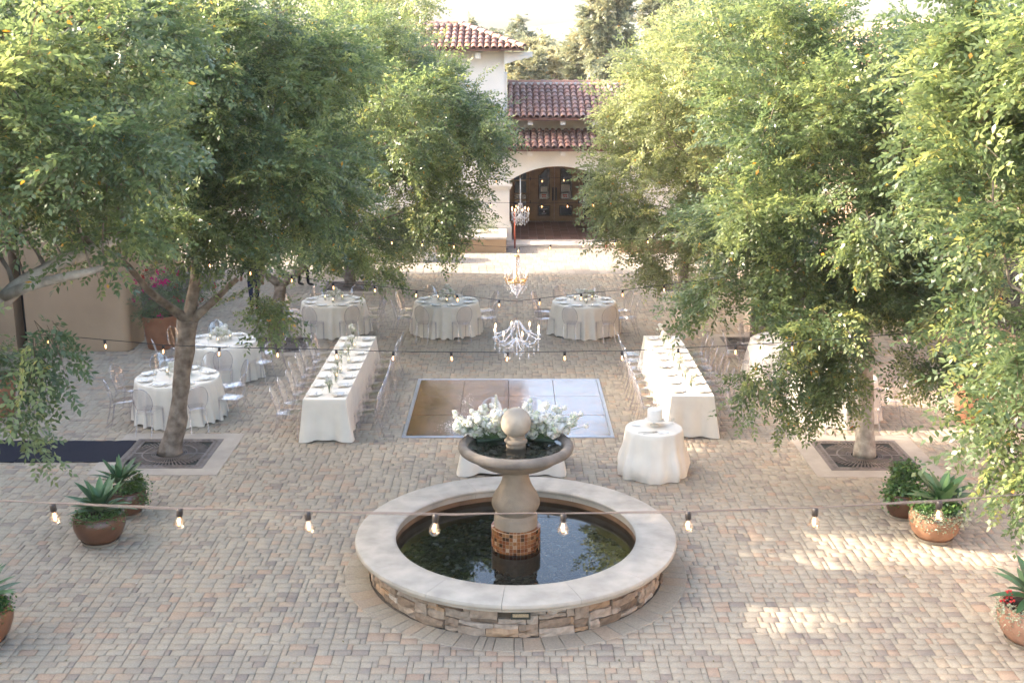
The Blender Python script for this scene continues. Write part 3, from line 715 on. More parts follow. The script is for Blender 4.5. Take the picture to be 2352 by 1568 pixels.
# ================================================================ dance floor
def parquet():
    m, n, l, b = new_mat('parquet_wood'); b.inputs['Roughness'].default_value = .16; b.inputs['Specular IOR Level'].default_value = .55
    b.inputs['Coat Weight'].default_value = .6; b.inputs['Coat Roughness'].default_value = .08
    geo = n.new('ShaderNodeNewGeometry'); sx = n.new('ShaderNodeSeparateXYZ'); l.new(geo.outputs['Position'], sx.inputs[0])
    def mth(op, a, b_=None):
        q = n.new('ShaderNodeMath'); q.operation = op
        for i, v in enumerate((a, b_)):
            if v is None: continue
            if isinstance(v, (int, float)): q.inputs[i].default_value = v
            else: l.new(v, q.inputs[i])
        return q.outputs[0]
    S = .1524
    X = mth('DIVIDE', mth('ADD', sx.outputs[0], 30.0), S); Y = mth('DIVIDE', mth('ADD', sx.outputs[1], .02), S)
    fx, fy = mth('FLOOR', X), mth('FLOOR', Y)
    par = mth('MODULO', mth('ADD', fx, fy), 2.0)
    gx, gy = mth('FRACT', X), mth('FRACT', Y)
    sel = n.new('ShaderNodeMix'); l.new(par, sel.inputs[0]); l.new(gx, sel.inputs[2]); l.new(gy, sel.inputs[3])
    sl = mth('FLOOR', mth('MULTIPLY', sel.outputs[0], 5.0))
    cb = n.new('ShaderNodeCombineXYZ'); l.new(fx, cb.inputs[0]); l.new(fy, cb.inputs[1]); l.new(sl, cb.inputs[2])
    wn_ = n.new('ShaderNodeTexWhiteNoise'); wn_.noise_dimensions = '3D'; l.new(cb.outputs[0], wn_.inputs['Vector'])
    r = ramp(n, [(0, (.06, .026, .009)), (.5, (.145, .068, .024)), (1, (.24, .125, .05))]); 
    l.new(mth('ADD', mth('MULTIPLY', wn_.outputs['Value'], .6), mth('MULTIPLY', par, .25)), r.inputs['Fac'])
    nz = n.new('ShaderNodeTexNoise'); nz.inputs['Scale'].default_value = 3; nz.inputs['Detail'].default_value = 8; l.new(geo.outputs['Position'], nz.inputs['Vector'])
    r2 = ramp(n, [(.3, (.7, .7, .7)), (.7, (1.15, 1.1, 1.05))]); l.new(nz.outputs['Fac'], r2.inputs['Fac'])
    mx = n.new('ShaderNodeMix'); mx.data_type = 'RGBA'; mx.blend_type = 'MULTIPLY'; mx.inputs[0].default_value = 1
    l.new(r.outputs['Color'], mx.inputs[6]); l.new(r2.outputs['Color'], mx.inputs[7]); l.new(mx.outputs[2], b.inputs['Base Color'])
    r3 = ramp(n, [(.3, (.10,) * 3), (.75, (.26,) * 3)]); l.new(nz.outputs['Fac'], r3.inputs['Fac']); l.new(r3.outputs['Color'], b.inputs['Roughness'])
    return m
M['parquet'] = parquet(); M['alu'] = mat('brushed_aluminium', (.47, .48, .51), .35, .05, 10, metal=.7)
DF = thing('dance_floor', 'square parquet dance floor with silver edging between the long tables', 'dance floor', (-.07, 21.68, 0))
W3 = .914
for i in range(4):
    for j in range(3):
        mb = MB(); xa = -2 * W3 + i * W3; ya = -1.8285 + j * 1.219
        mb.bbox((xa + .0045, ya + .0045, .001), (xa + W3 - .0045, ya + 1.219 - .0045, .024 + random.gauss(0, .0006)), .002); 
        o = mb.build('panel', M['parquet'], DF, rot=(random.gauss(0, .0009), random.gauss(0, .0012), 0))
a, b, w = 2 * W3, 1.8285, .07
for (c0, c1) in (((-a - w, -b - w), (a + w, -b)), ((-a - w, b), (a + w, b + w)), ((-a - w, -b), (-a, b)), ((a, -b), (a + w, b))):
    mb = MB(); mb.bbox((c0[0] + .001, c0[1] + .001, .001), (c1[0] - .001, c1[1] - .001, .027), .012); mb.build('edge_strip', M['alu'], DF)

# ================================================================ tree grates and carpet
M['grate'] = mat('rusty_cast_iron', (.125, .10, .082), .55, .35, 5, .2, 60, .4)
M['concrete'] = mat('concrete_border', (.355, .305, .245), .85, .12, 3, .2, 40)
def grate_meshes():
    mb = MB(); o, i_ = .75, .60
    mb.box((-o, -o, -.012), (o, -i_, .008)); mb.box((-o, i_, -.012), (o, o, .008)); mb.box((-o, -i_ + .0005, -.012), (-i_, i_ - .0005, .008)); mb.box((i_, -i_ + .0005, -.012), (o, i_ - .0005, .008))
    fr = mb.mesh('frame', M['grate'])
    mb = MB(); n = 60
    for k in range(n):
        a = 2 * PI * (k + .5) / n; c, s = math.cos(a), math.sin(a); r1 = min(.5999 / max(abs(c), abs(s)), .66)
        w0, w1 = .006, .0125; p = Vector((-s, c, 0)); d = Vector((c, s, 0))
        q = [d * .30 - p * w0, d * r1 - p * w1, d * r1 + p * w1, d * .30 + p * w0]
        mb.add([v + Vector((0, 0, z)) for z in (-.012, .0065) for v in q], [(4, 5, 6, 7), (0, 1, 5, 4), (1, 2, 6, 5), (2, 3, 7, 6), (3, 0, 4, 7)])
    for (r0, r1) in ((.285, .305), (.255, .272), (.225, .243), (.44, .465)): mb.lathe([(r0, -.012), (r0, .007), (r1, .007), (r1, -.012)], 40, cap=False)
    mb.box((-.6, -.02, -.012), (-.305, .02, .0075)); mb.box((.305, -.02, -.012), (.6, .02, .0075))
    ba = mb.mesh('bars', M['grate'])
    mb = MB()                                     # cast scroll relief round the frame
    for side in range(4):
        for k in range(13):
            t = -.62 + k * .103; c, s = math.cos(side * PI / 2), math.sin(side * PI / 2)
            pts = [(t - .03, -.69, .0085), (t - .03, -.65, .0085), (t + .01, -.64, .0085), (t + .03, -.665, .0085), (t + .01, -.695, .0085)]
            mb.tube([(x * c - y * s, x * s + y * c, z) for x, y, z in pts], .006, 4, cap=False)
    sc_ = mb.mesh('scroll_relief', M['grate'])
    mb = MB(); mb.add([(-.75, -.75, -.0165), (.75, -.75, -.0165), (.75, .75, -.0165), (-.75, .75, -.0165)], [(0, 1, 2, 3)])
    return fr, ba, sc_, mb.mesh('pit', M['poolfloor'])
gm = grate_meshes()
GL = {'L2': 'black iron tree grate round the left tree trunk by the dark carpet', 'R2': 'sunlit iron tree grate round the right sunlit tree trunk', 'L3': 'dark tree grate left behind the long table', 'R3': 'dark tree grate right behind the long table', 'L4': 'far dark tree grate beyond the back row of tables on the left', 'R4': 'far dark tree grate beyond the back row of tables on the right'}
for k, (x, y) in TREES.items():
    t = thing('tree_grate', GL[k], 'tree grate', (x, y, 0), group='square iron tree grates')
    for nm, me in zip(('frame', 'bars', 'scroll_relief', 'pit'), gm): place(nm, me, t, (0, 0, .004))
    for s in range(4):
        mb = MB(); o, i_ = GR, .752
        q = [(-o, -o), (o, -o), (i_, -i_), (-i_, -i_)]; e = .003
        mb.add([(px * (1 - .002), py, z) for z in (-.016, .0075) for px, py in q], [(4, 5, 6, 7), (0, 1, 5, 4), (1, 2, 6, 5), (2, 3, 7, 6), (3, 0, 4, 7)])
        mb.build('border_slab', M['concrete'], t, rot=(0, 0, s * PI / 2))
M['carpet'] = mat('navy_carpet', (.022, .024, .034), .95, .3, 60, .5, 120, .1)
for (xa, xb, lab) in ((-8.32, -6.62, 'dark navy carpet runner next to the left tree grate'), (-10.6, -8.335, 'dark navy carpet runner at the left edge, away from the grate')):
    mb = MB(); n = 14; vs = []; fs = []
    for i in range(n + 1):
        x = xa + (xb - xa) * i / n
        for j in range(7): vs.append((x, 18.5 + 1.08 * j / 6 + random.gauss(0, .008) * (j in (0, 6)), .02 + random.gauss(0, .003)))
    for i in range(n):
        for j in range(6): fs.append((i * 7 + j, (i + 1) * 7 + j, (i + 1) * 7 + j + 1, i * 7 + j + 1))
    e = len(vs); vs += [(x, y, .004) for x, y, z in vs]
    ring = [i * 7 for i in range(n + 1)] + [n * 7 + j for j in range(1, 7)] + [i * 7 + 6 for i in reversed(range(n))] + [j for j in (5, 4, 3, 2, 1)]
    fs += [(ring[q], e + ring[q], e + ring[(q + 1) % len(ring)], ring[(q + 1) % len(ring)]) for q in range(len(ring))]
    mb.add(vs, fs); mb.build('carpet_runner', M['carpet'], None, smooth=50, label=lab, cat='carpet', group='dark carpet runners')
# ================================================================ tables, chairs and place settings
M['linen'] = mat('ivory_linen', (.73, .675, .575), .9, .05, 5, .3, 9, .2)
M['china'] = mat('cream_china', (.74, .70, .62), .25, .03, 5, spec=.5)
M['napkin'] = mat('white_napkin', (.74, .72, .68), .9, .05, 12, .2, 80)
M['steel'] = mat('steel_cutlery', (.5, .5, .5), .22, 0, metal=1)
M['acrylic'] = clear_mat('clear_acrylic', (.945, .94, .955), .06, 1.47, 1, .075)
M['acrylic_edge'] = clear_mat('clear_acrylic_edge', (.89, .885, .915), .15, 1.6, 1, .17)
M['clear'] = clear_mat('clear_glass', (.95, .955, .95), .02, 1.5, 1, .03)
M['wax'] = mat('white_wax', (.75, .70, .60), .5, 0)
M['flame'] = emit_mat('candle_flame', (1, .5, .2), 2)
M['stem'] = mat('green_stem', (.085, .14, .045), .6, .25, 20)
def petal_mat():
    m, n, l, b = new_mat('white_petal')
    at_ = n.new('ShaderNodeAttribute'); at_.attribute_name = 'tint'
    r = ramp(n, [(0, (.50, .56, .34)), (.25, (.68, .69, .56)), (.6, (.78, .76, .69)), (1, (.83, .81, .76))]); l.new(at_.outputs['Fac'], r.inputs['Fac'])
    l.new(r.outputs['Color'], b.inputs['Base Color']); b.inputs['Roughness'].default_value = .7
    t = n.new('ShaderNodeBsdfTranslucent'); l.new(r.outputs['Color'], t.inputs['Color']); mx = n.new('ShaderNodeMixShader'); mx.inputs[0].default_value = .3
    l.new(b.outputs[0], mx.inputs[1]); l.new(t.outputs[0], mx.inputs[2]); l.new(mx.outputs[0], n['Material Output'].inputs['Surface']); return m
M['petal'] = petal_mat()
frn = random.Random(21)
def bloom(mb, c, r, n=34, green=0):
    """a ruffled white bloom: curled petals in shells round a core"""
    c = Vector(c)
    mb.ball(c, r * .55, 7, 5, .35 - green)
    for k in range(n):
        z = 1 - 1.75 * (k + .5) / n; a = k * 2.39996 + frn.gauss(0, .2); s = math.sqrt(max(0, 1 - z * z))
        d = Vector((s * math.cos(a), s * math.sin(a), z)); u = d.orthogonal().normalized(); u = Matrix.Rotation(frn.random() * 6.3, 3, d) @ u; w = d.cross(u)
        q = r * frn.uniform(.34, .5); rr = r * frn.uniform(.72, 1.0)
        p = c + d * rr
        tl = (d * .35 + u * frn.gauss(0, .3) + w * frn.gauss(0, .3)) * q
        vs = [p - u * q - d * q * .5, p - w * q * .8 + tl * .3, p + u * q - d * q * .4, p + w * q * .8 + tl * .6, p + tl * .5 + d * q * .15]
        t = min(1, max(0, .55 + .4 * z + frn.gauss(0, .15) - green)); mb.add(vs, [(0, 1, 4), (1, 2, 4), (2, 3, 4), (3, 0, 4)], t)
BLOOM = []
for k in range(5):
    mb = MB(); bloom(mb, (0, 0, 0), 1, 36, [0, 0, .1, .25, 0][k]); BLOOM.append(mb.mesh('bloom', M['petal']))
# ---- chair
def lerp(a, b, t): return a + (b - a) * t
def chair_meshes():
    mb = MB(); pts = []
    for (x, y, q) in ((.19, .20, .05), (-.19, .20, .05), (-.165, -.19, .06), (.165, -.19, .06)):
        a0 = math.atan2(y, x); base = {(.19): 0, (-.19): PI / 2, (-.165): PI, (.165): 1.5 * PI}[x]
        for k in range(5):
            a = base + PI / 2 * k / 4; pts.append((x - math.copysign(q, x) + q * math.cos(a), y - math.copysign(q, y) + q * math.sin(a)))
    n = len(pts)
    for (z0, z1) in ((.44, .458),):
        vs = [(x, y, z0) for x, y in pts] + [(x, y, z1 - .004) for x, y in pts] + [(x * .96, y * .96, z1) for x, y in pts]
        fs = [tuple(reversed(range(n)))] + [(i, (i + 1) % n, n + (i + 1) % n, n + i) for i in range(n)] + [(n + i, n + (i + 1) % n, 2 * n + (i + 1) % n, 2 * n + i) for i in range(n)] + [tuple(range(2 * n, 3 * n))]
        mb.add(vs, fs)
    vs = [(x * .97, y * .97, .44) for x, y in pts] + [(x * .95, y * .95, .385) for x, y in pts]   # apron
    mb.add(vs, [(i, (i + 1) % n, n + (i + 1) % n, n + i) for i in range(n)], mi=0)
    seat = mb.mesh('seat', [M['acrylic'], M['acrylic_edge']], 40)
    legs = []
    for (x, y, dx, dy) in ((.165, .17, 0, .0), (-.165, .17, 0, .0), (.145, -.165, .01, -.10), (-.145, -.165, -.01, -.10)):
        mb = MB(); mb.tube([(x, y, .43), (x + dx * .4, y + dy * .35, .22), (x + dx, y + dy, 0)], [.021, .017, .013], 8); legs.append(mb.mesh('leg', M['acrylic_edge'], 60))
    def hw(v):
        if v < .42: return lerp(.125, .188, math.sin(v / .42 * PI / 2))
        return .188 * math.sqrt(max(0, 1 - ((v - .42) / .58) ** 2.2))
    def pt(v, u): x = hw(v) * u; return (x, -.185 - .115 * v + .9 * x * x, .45 + .46 * v)
    mb = MB(); nu, nv = 8, 14; vs = []; fs = []
    for off in (0, -.009):
        for j in range(nv + 1):
            for i in range(nu + 1):
                p = pt(j / nv, -1 + 2 * i / nu); vs.append((p[0], p[1] + off, p[2]))
    K = (nu + 1) * (nv + 1)
    for j in range(nv):
        for i in range(nu):
            a = j * (nu + 1) + i; fs.append((a, a + nu + 1, a + nu + 2, a + 1)); b = K + a; fs.append((b, b + 1, b + nu + 2, b + nu + 1))
    mb.add(vs, fs, mi=0)
    edge = [pt(j / nv, -1) for j in range(nv)] + [pt(1, 0)] + [pt(j / nv, 1) for j in reversed(range(nv))]
    mb.tube([(x, y - .0045, z) for x, y, z in edge], .0085, 6, mi=1)
    return seat, legs, mb.mesh('backrest', [M['acrylic'], M['acrylic_edge']], 60)
CS, CL, CB = chair_meshes()
chair0 = None
def chair(x, y, rz, label, group):
    global chair0
    rz += frn.gauss(0, .04); x += frn.gauss(0, .012); y += frn.gauss(0, .012)
    if chair0 is None:
        chair0 = thing('acrylic_chair', label, 'chair', (x, y, .003), rz, group)
        place('seat', CS, chair0); place('backrest', CB, chair0)
        for m in CL: place('leg', m, chair0)
    else: dup(chair0, (x, y, .003), rz, label, group)
# ---- place setting meshes
mb = MB(); mb.lathe([(0, .006), (.085, .006), (.105, .014), (.138, .021), (.141, .0185), (.1, .009), (.075, 0), (0, 0)], 32, cap=False); PLATE = mb.mesh('plate', M['china'], 40)
mb = MB()
vs = []; fs = []
for j in range(5):
    for i in range(9):
        u, v = i / 8, j / 4; vs.append(((u - .5) * .19 * (1 - .25 * abs(v - .5)), (v - .5) * .10, .012 + .014 * math.sin(PI * v) + .006 * math.sin(9 * u + 3 * v)))
for j in range(4):
    for i in range(8): fs.append((j * 9 + i, j * 9 + i + 1, j * 9 + i + 10, j * 9 + i + 9))
e = len(vs); ring = list(range(9)) + [9 * j + 8 for j in range(1, 5)] + [36 + i for i in reversed(range(8))] + [9 * j for j in (3, 2, 1)]
vs += [(vs[q][0], vs[q][1], .009) for q in ring]; fs += [(ring[q], e + q, e + (q + 1) % len(ring), ring[(q + 1) % len(ring)]) for q in range(len(ring))]
mb.add(vs, fs); NAPK = mb.mesh('napkin', M['napkin'], 50)
mb = MB(); mb.lathe([(.033, 0), (.033, .003), (.006, .008), (.004, .08), (.012, .092), (.034, .125), (.038, .16), (.032, .20), (.0305, .20), (.036, .16), (.032, .127), (.004, .096)], 16, cap=False); GLS = mb.mesh('wine_glass', M['clear'], 60)
mb = MB(); mb.box((-.005, -.11, 0), (.005, .0, .004)); mb.add([(-.004, .001, .001), (.006, .001, .001), (.009, .08, .001), (.003, .11, .001), (-.004, .11, .001), (-.004, .001, .003), (.006, .001, .003), (.009, .08, .003), (.003, .11, .003), (-.004, .11, .003)], [(5, 6, 7, 8, 9), (0, 1, 6, 5), (1, 2, 7, 6), (2, 3, 8, 7), (3, 4, 9, 8), (4, 0, 5, 9)]); KNIFE = mb.mesh('knife', M['steel'])
mb = MB(); mb.box((-.004, -.10, 0), (.004, .02, .004)); mb.box((-.012, .0205, .001), (.012, .05, .004))
for k in range(4): mb.box((-.012 + k * .0067, .0505, .001), (-.0085 + k * .0067, .095, .0035))
FORK = mb.mesh('fork', M['steel'])
def setting(x, y, z, a, where, tset):
    """a = direction from the seat to the table middle"""
    d = Vector((math.cos(a), math.sin(a), 0)); r = Vector((d.y, -d.x, 0)); rz = a - PI / 2; p = Vector((x, y, z)); j = lambda: frn.gauss(0, .05)
    place('plate', PLATE, None, p, (0, 0, rz), label='cream dinner plate ' + where, cat='plate', group='plates on ' + tset)
    place('napkin', NAPK, None, p + Vector((0, 0, .006)), (0, 0, rz + j()), label='folded white napkin ' + where, cat='napkin', group='napkins on ' + tset)
    place('wine_glass', GLS, None, p + d * .17 + r * (.1 + frn.gauss(0, .01)), (0, 0, 0), label='clear wine glass ' + where, cat='glass', group='glasses on ' + tset)
    place('fork', FORK, None, p - r * .17, (0, 0, rz + j()), label='steel fork ' + where, cat='fork', group='forks on ' + tset)
    place('knife', KNIFE, None, p + r * .168, (0, 0, rz + j()), label='steel knife ' + where, cat='knife', group='knives on ' + tset)
# ---- cloths
def cloth_round(Rt, zt=.765, nf=21, amp=.06, flare=.10, seed=0, puddle=0):
    q = random.Random(seed); NA_ = 150; NZ = 12
    ph = [q.random() * 6.3 for _ in range(6)]; ks = [nf, nf + 4, nf - 5, 5, 9, 2 * nf + 3]; am = [.5, .32, .35, .25, .2, .1]
    vs = []; fs = []; rr = [0, .35, .7, .92]
    rings = [(Rt * s, zt, 0) for s in rr[1:]] + [(Rt * .985, zt, 0), (Rt * 1.004, zt - .012, .02)] + [(Rt, None, (k + 1) / NZ) for k in range(NZ)]
    vs.append((0, 0, zt))
    for (r_, z, t) in rings:
        for i in range(NA_):
            a = 2 * PI * i / NA_
            f = sum(A_ * math.sin(k_ * a + p_) for A_, k_, p_ in zip(am, ks, ph))
            f2 = max(-.55, f) if f < 0 else f * 1.1
            if z is None:
                e = t ** .8; rad = Rt * 1.006 + (flare * t + amp * f2 * e)
                zz = zt - .012 - (zt - .012 - .006) * t
                if puddle: rad += puddle * math.sin(PI * min(1, max(0, (t - .45) / .55))) * (.8 + .5 * math.sin(5 * a + ph[0])) - puddle * .9 * max(0, t - .85) / .15
                else: zz += (.018 + .018 * math.sin(3 * a + ph[2])) * t * (f < .1)
            else: rad = r_ + (.004 * f if t else 0); zz = z + .0015 * math.sin(11 * a + r_ * 20) * (r_ < Rt * .95)
            vs.append((rad * math.cos(a), rad * math.sin(a), zz))
    for i in range(NA_): fs.append((0, 1 + i, 1 + (i + 1) % NA_))
    for k in range(len(rings) - 1):
        for i in range(NA_):
            a, b = 1 + k * NA_ + i, 1 + k * NA_ + (i + 1) % NA_; fs.append((a, a + NA_, b + NA_, b))
    mb = MB(); mb.add(vs, fs); return mb.mesh('tablecloth', M['linen'], 70)
def cloth_rect(w, l, zt=.765, seed=0, flare=.05, lift=.03, crease=()):
    q = random.Random(seed); per = []; c = .02
    def side(p0, p1, nrm, n, ln):
        for i in range(n):
            t = i / n; per.append(((p0[0] + (p1[0] - p0[0]) * t, p0[1] + (p1[1] - p0[1]) * t), nrm, t * ln, ln))
    X, Y = w / 2, l / 2; ns, nl = max(16, int(w / .045)), max(16, int(l / .045))
    side((-X, -Y), (X, -Y), (0, -1), ns, w); side((X, -Y), (X, Y), (1, 0), nl, l); side((X, Y), (-X, Y), (0, 1), ns, w); side((-X, Y), (-X, -Y), (-1, 0), nl, l)
    N = len(per); NZ = 10; vs = []; fs = []
    ph = [q.random() * 6.3 for _ in range(4)]
    for k in range(NZ + 2):
        t = max(0, (k - 1) / NZ)
        for ((x, y), (nx_, ny_), s, ln) in per:
            dc = min(s, ln - s); cor = math.exp(-(dc / .13) ** 2)
            dcn = math.exp(-((dc - .2) / .07) ** 2)
            ox, oy = nx_, ny_
            if dc < .16:                                    # blend the outward direction round each corner
                cx_, cy_ = math.copysign(1, x), math.copysign(1, y); m_ = (1 - dc / .16) * .5
                if abs(x) > X - .165 and abs(y) > Y - .165: ox, oy = nx_ * (1 - m_) + cx_ * m_ * abs(ny_), ny_ * (1 - m_) + cy_ * m_ * abs(nx_)
            fold = .012 * math.sin(s * 13 + ph[0]) + .010 * math.sin(s * 23 + ph[1]) + .012 * math.sin(s * 5 + ph[2])
            d = flare * t + fold * t * 1.2 + .13 * cor * t ** 1.1 - .05 * dcn * t
            if k == 0: px, py, z = x * .992, y * .998, zt
            else:
                z = zt - .008 - (zt - .012) * t
                z += lift * t * (1 - cor) * (.7 + .3 * math.sin(s * 4 + ph[3]))
                px, py = x + ox * d, y + oy * d
            vs.append((px, py, z))
    for k in range(NZ + 1):
        for i in range(N):
            a, b = k * N + i, k * N + (i + 1) % N; fs.append((a, a + N, b + N, b))
    fs = [tuple(reversed(f)) for f in fs]
    mb = MB(); mb.add(vs, fs); mb.add([(x * .992, y * .998, zt) for ((x, y), _, _, _) in per], [tuple(range(N))]); return mb.mesh('tablecloth', M['linen'], 60)
CLOCK = ["two", "one", "eleven", "ten", "eight", "seven", "five", "four"]
ROUND = [((-6.27, 21.1), 'the round table behind the left trunk', 8), ((-6.16, 23.9), 'the round table by the bougainvillea pot', -6), ((-4.36, 27.95), 'the left back-row round table', 4), ((-1.6, 27.95), 'the middle back-row round table', 0),
         ((1.76, 27.9), 'the right back-row round table', 3), ((5.82, 23.95), 'the round table behind right foliage', 10), ((6.06, 21.15), 'the round table behind the right trunk', -5)]
RT_ = .77
def bud_vase(x, y, z, label, group, s=1.0):
    t = thing('bud_vase', label, 'vase', (x, y, z), frn.random() * 6, group, s)
    mb = MB(); mb.lathe([(.024, 0), (.03, .03), (.026, .07), (.014, .10), (.016, .115), (.0145, .115), (.012, .10), (.023, .07), (.027, .03), (.021, .004)], 12, cap=False); mb.build('vase_body', M['clear'], t, smooth=60)
    mb = MB(); tips = []
    for k in range(5):
        a = k * 1.3 + frn.random(); r_ = frn.uniform(.01, .055); p = (r_ * math.cos(a), r_ * math.sin(a), frn.uniform(.15, .25)); mb.tube([(0, 0, .01), (p[0] * .3, p[1] * .3, .1), p], .003, 4); tips.append(p)
    mb.build('stems', M['stem'], t)
    for p in tips: place('flower', frn.choice(BLOOM), t, p, (frn.random(), frn.random(), frn.random() * 6), frn.uniform(.022, .042))
def candle(x, y, z, label, group):
    t = thing('candle_holder', label, 'candle', (x, y, z), 0, group)
    mb = MB(); mb.lathe([(.036, 0), (.038, .002), (.038, .15), (.0365, .15), (.0365, .006), (0, .006)], 16, cap=False); mb.build('glass_cylinder', M['clear'], t, smooth=40)
    mb = MB(); mb.lathe([(.0, .0065), (.026, .007), (.026, .07), (0, .068)], 12, cap=False); mb.build('candle', M['wax'], t, smooth=40)
    mb = MB(); mb.lathe([(.0, .07), (.006, .078), (.0075, .088), (.004, .102), (0, .112)], 8, cap=False); mb.build('flame', M['flame'], t, smooth=80)
def centrepiece(x, y, z, label):
    t = thing('flower_centrepiece', label, 'flowers', (x, y, z), frn.random() * 6, 'white flower centrepieces on round tables')
    mb = MB(); mb.lathe([(.05, 0), (.05, .006), (.012, .02), (.012, .05), (.06, .075), (.085, .11), (.08, .11), (.05, .08), (.0, .06)], 20, cap=False); mb.build('bowl', M['china'], t, smooth=50)
    mb = MB(); tips = []
    for k in range(17):
        a = k * 2.4; r_ = .2 * math.sqrt((k + .6) / 17) * frn.uniform(.8, 1.15); zz = .27 - r_ * .55 + frn.gauss(0, .03); p = (r_ * math.cos(a), r_ * math.sin(a), zz); mb.tube([(p[0] * .2, p[1] * .2, .09), p], .003, 4); tips.append(p)
    for k in range(14):
        a = frn.random() * 6.3; r_ = frn.uniform(.06, .2); p = Vector((r_ * math.cos(a), r_ * math.sin(a), frn.uniform(.1, .2))); d = Vector((math.cos(a), math.sin(a), frn.uniform(-.4, .4))); w = Vector((-math.sin(a), math.cos(a), 0))
        mb.add([p, p + d * .04 + w * .014, p + d * .08, p + d * .04 - w * .014], [(0, 1, 2, 3)])
    mb.build('stems', M['stem'], t)
    for p in tips: place('flower', frn.choice(BLOOM), t, p, (frn.random(), frn.random(), frn.random() * 6), frn.uniform(.035, .062))
for ti, ((tx, ty), nm, rot) in enumerate(ROUND):
    t = thing('round_table', 'white-draped ' + nm[4:], 'table', (tx, ty, 0), 0, 'round tables under white cloths')
    me = cloth_round(RT_, seed=ti + 3); place('tablecloth', me, t, rot=(0, 0, ti * 1.1))
    mb = MB(); mb.lathe([(0, .735), (.74, .735), (.74, .757), (0, .757)], 32, cap=False); mb.build('tabletop', M['wood'], t)
    for k in range(8):
        a = R(22.5 + 45 * k + rot); c, s = math.cos(a), math.sin(a); wh = "at %s o'clock of " % CLOCK[k] + nm
        setting(tx + c * .60, ty + s * .60, .767, a + PI, wh, nm)
        rr = RT_ + .27 + frn.uniform(0, .06); chair(tx + c * rr, ty + s * rr, a + PI / 2, 'clear acrylic chair ' + wh, 'chairs round ' + nm)
    centrepiece(tx + .03, ty + .05, .767, 'white flower centrepiece in cream bowl on ' + nm)
    for k in range(3):
        a = .6 + k * 2.1; candle(tx + .24 * math.cos(a), ty + .24 * math.sin(a), .767, 'small candle in glass %s the flowers on ' % ['right of', 'left of', 'before'][k] + nm, 'candles on ' + nm)
ORD = ['first', 'second', 'third', 'fourth', 'fifth', 'sixth', 'seventh', 'eighth', 'ninth', 'tenth', 'eleventh', 'twelfth', 'thirteenth', 'fourteenth']
for (xc, ya, yb, nm, sd) in ((-3.285, 19.6, 24.3, 'the left long table', 2), (3.2, 19.82, 24.36, 'the right long table', 8)):
    t = thing('long_table', 'long banquet table under white cloth, %s of the dance floor' % nm.split()[1], 'table', (xc, (ya + yb) / 2, 0), 0, 'long tables beside the dance floor')
    place('tablecloth', cloth_rect(.755, yb - ya, seed=sd), t)
    mb = MB(); mb.box((-.365, -(yb - ya) / 2 + .02, .735), (.365, (yb - ya) / 2 - .02, .757)); mb.build('tabletop', M['wood'], t)
    for k in range(8):
        y = ya + .31 + k * (yb - ya - .62) / 7
        for s, sn in ((-1, 'left'), (1, 'right')):
            wh = "on %s's %s side, %s from the near end" % (nm, sn, ORD[k])
            setting(xc + s * .235, y, .767, PI if s > 0 else 0, wh, nm)
            chair(xc + s * (.40 + .25 + frn.uniform(0, .05)), y, PI / 2 if s > 0 else -PI / 2, 'clear acrylic chair ' + wh, 'chairs along ' + nm)
    for k in range(7): bud_vase(xc + frn.gauss(0, .04), ya + .38 + k * (yb - ya - .7) / 6 + frn.gauss(0, .05), .767, 'glass bud vase of white flowers, %s from the near end on %s' % (ORD[k], nm), 'bud vases on ' + nm, 1.25)
    for k in range(7): candle(xc + frn.gauss(0, .06), ya + .68 + k * (yb - ya - 1.2) / 6 + frn.gauss(0, .04), .767, 'lit candle in glass cylinder, %s from the near end on %s' % (ORD[k], nm), 'candles on ' + nm)
# ---- cake table
t = thing('cake_table', 'small round table under white cloth with gathered hem, holding the cake', 'table', (2.30, 18.04, 0))
place('tablecloth', cloth_round(.46, nf=12, amp=.05, flare=.12, seed=43, puddle=.03), t); mb = MB(); mb.lathe([(0, .735), (.44, .735), (.44, .757), (0, .757)], 24, cap=False); mb.build('tabletop', M['wood'], t)
zc = .767
t = thing('cake_stand', 'white footed cake stand under the white cake', 'cake stand', (2.32, 18.14, zc))
mb = MB(); mb.lathe([(.075, 0), (.07, .012), (.025, .03), (.02, .075), (.04, .09)], 24, cap=False); mb.build('foot', M['china'], t, smooth=50)
mb = MB(); mb.lathe([(.0, .088), (.15, .09), (.165, .098), (.165, .106), (0, .104)], 32, cap=False); mb.build('plate', M['china'], t, smooth=40)
M['icing'] = mat('white_icing', (.78, .75, .69), .6, .03, 20, .1, 60)
t = thing('cake', 'small white iced round cake with black script topper', 'cake', (2.32, 18.14, zc + .107))
mb = MB(); mb.lathe([(.0, 0), (.118, 0), (.12, .005), (.12, .165), (.112, .176), (0, .178)], 40, cap=False); mb.build('icing', M['icing'], t, smooth=40)
mb = MB(); pts = []
for k in range(60):
    u = k / 59; pts.append((-.08 + .16 * u + .012 * math.sin(u * 44), 0, .235 + .018 * math.sin(u * 44 + 1.3) + .02 * math.exp(-((u - .25) / .07) ** 2) + .02 * math.exp(-((u - .7) / .06) ** 2)))
mb.tube(pts, .0035, 4); mb.tube([(-.02, 0, .15), (-.02, 0, .235)], .002, 4); mb.tube([(.03, 0, .15), (.03, 0, .235)], .002, 4); mb.build('topper', M['iron'], t)
def simple(name, mesh, p, rz, label, cat, group=None, sc_=None): place(name, mesh, None, p, (0, 0, rz), sc_, label=label, cat=cat, group=group)
simple('knife', KNIFE, (2.17, 17.80, zc), -1.35, 'long steel cake knife lying on the cake table', 'knife', None, (1.2, 1.5, 1.2))
simple('cake_server', FORK, (2.22, 17.75, zc), -1.25, 'steel cake server beside the cake knife', 'cake server', None, (1.2, 1.35, 1.2))
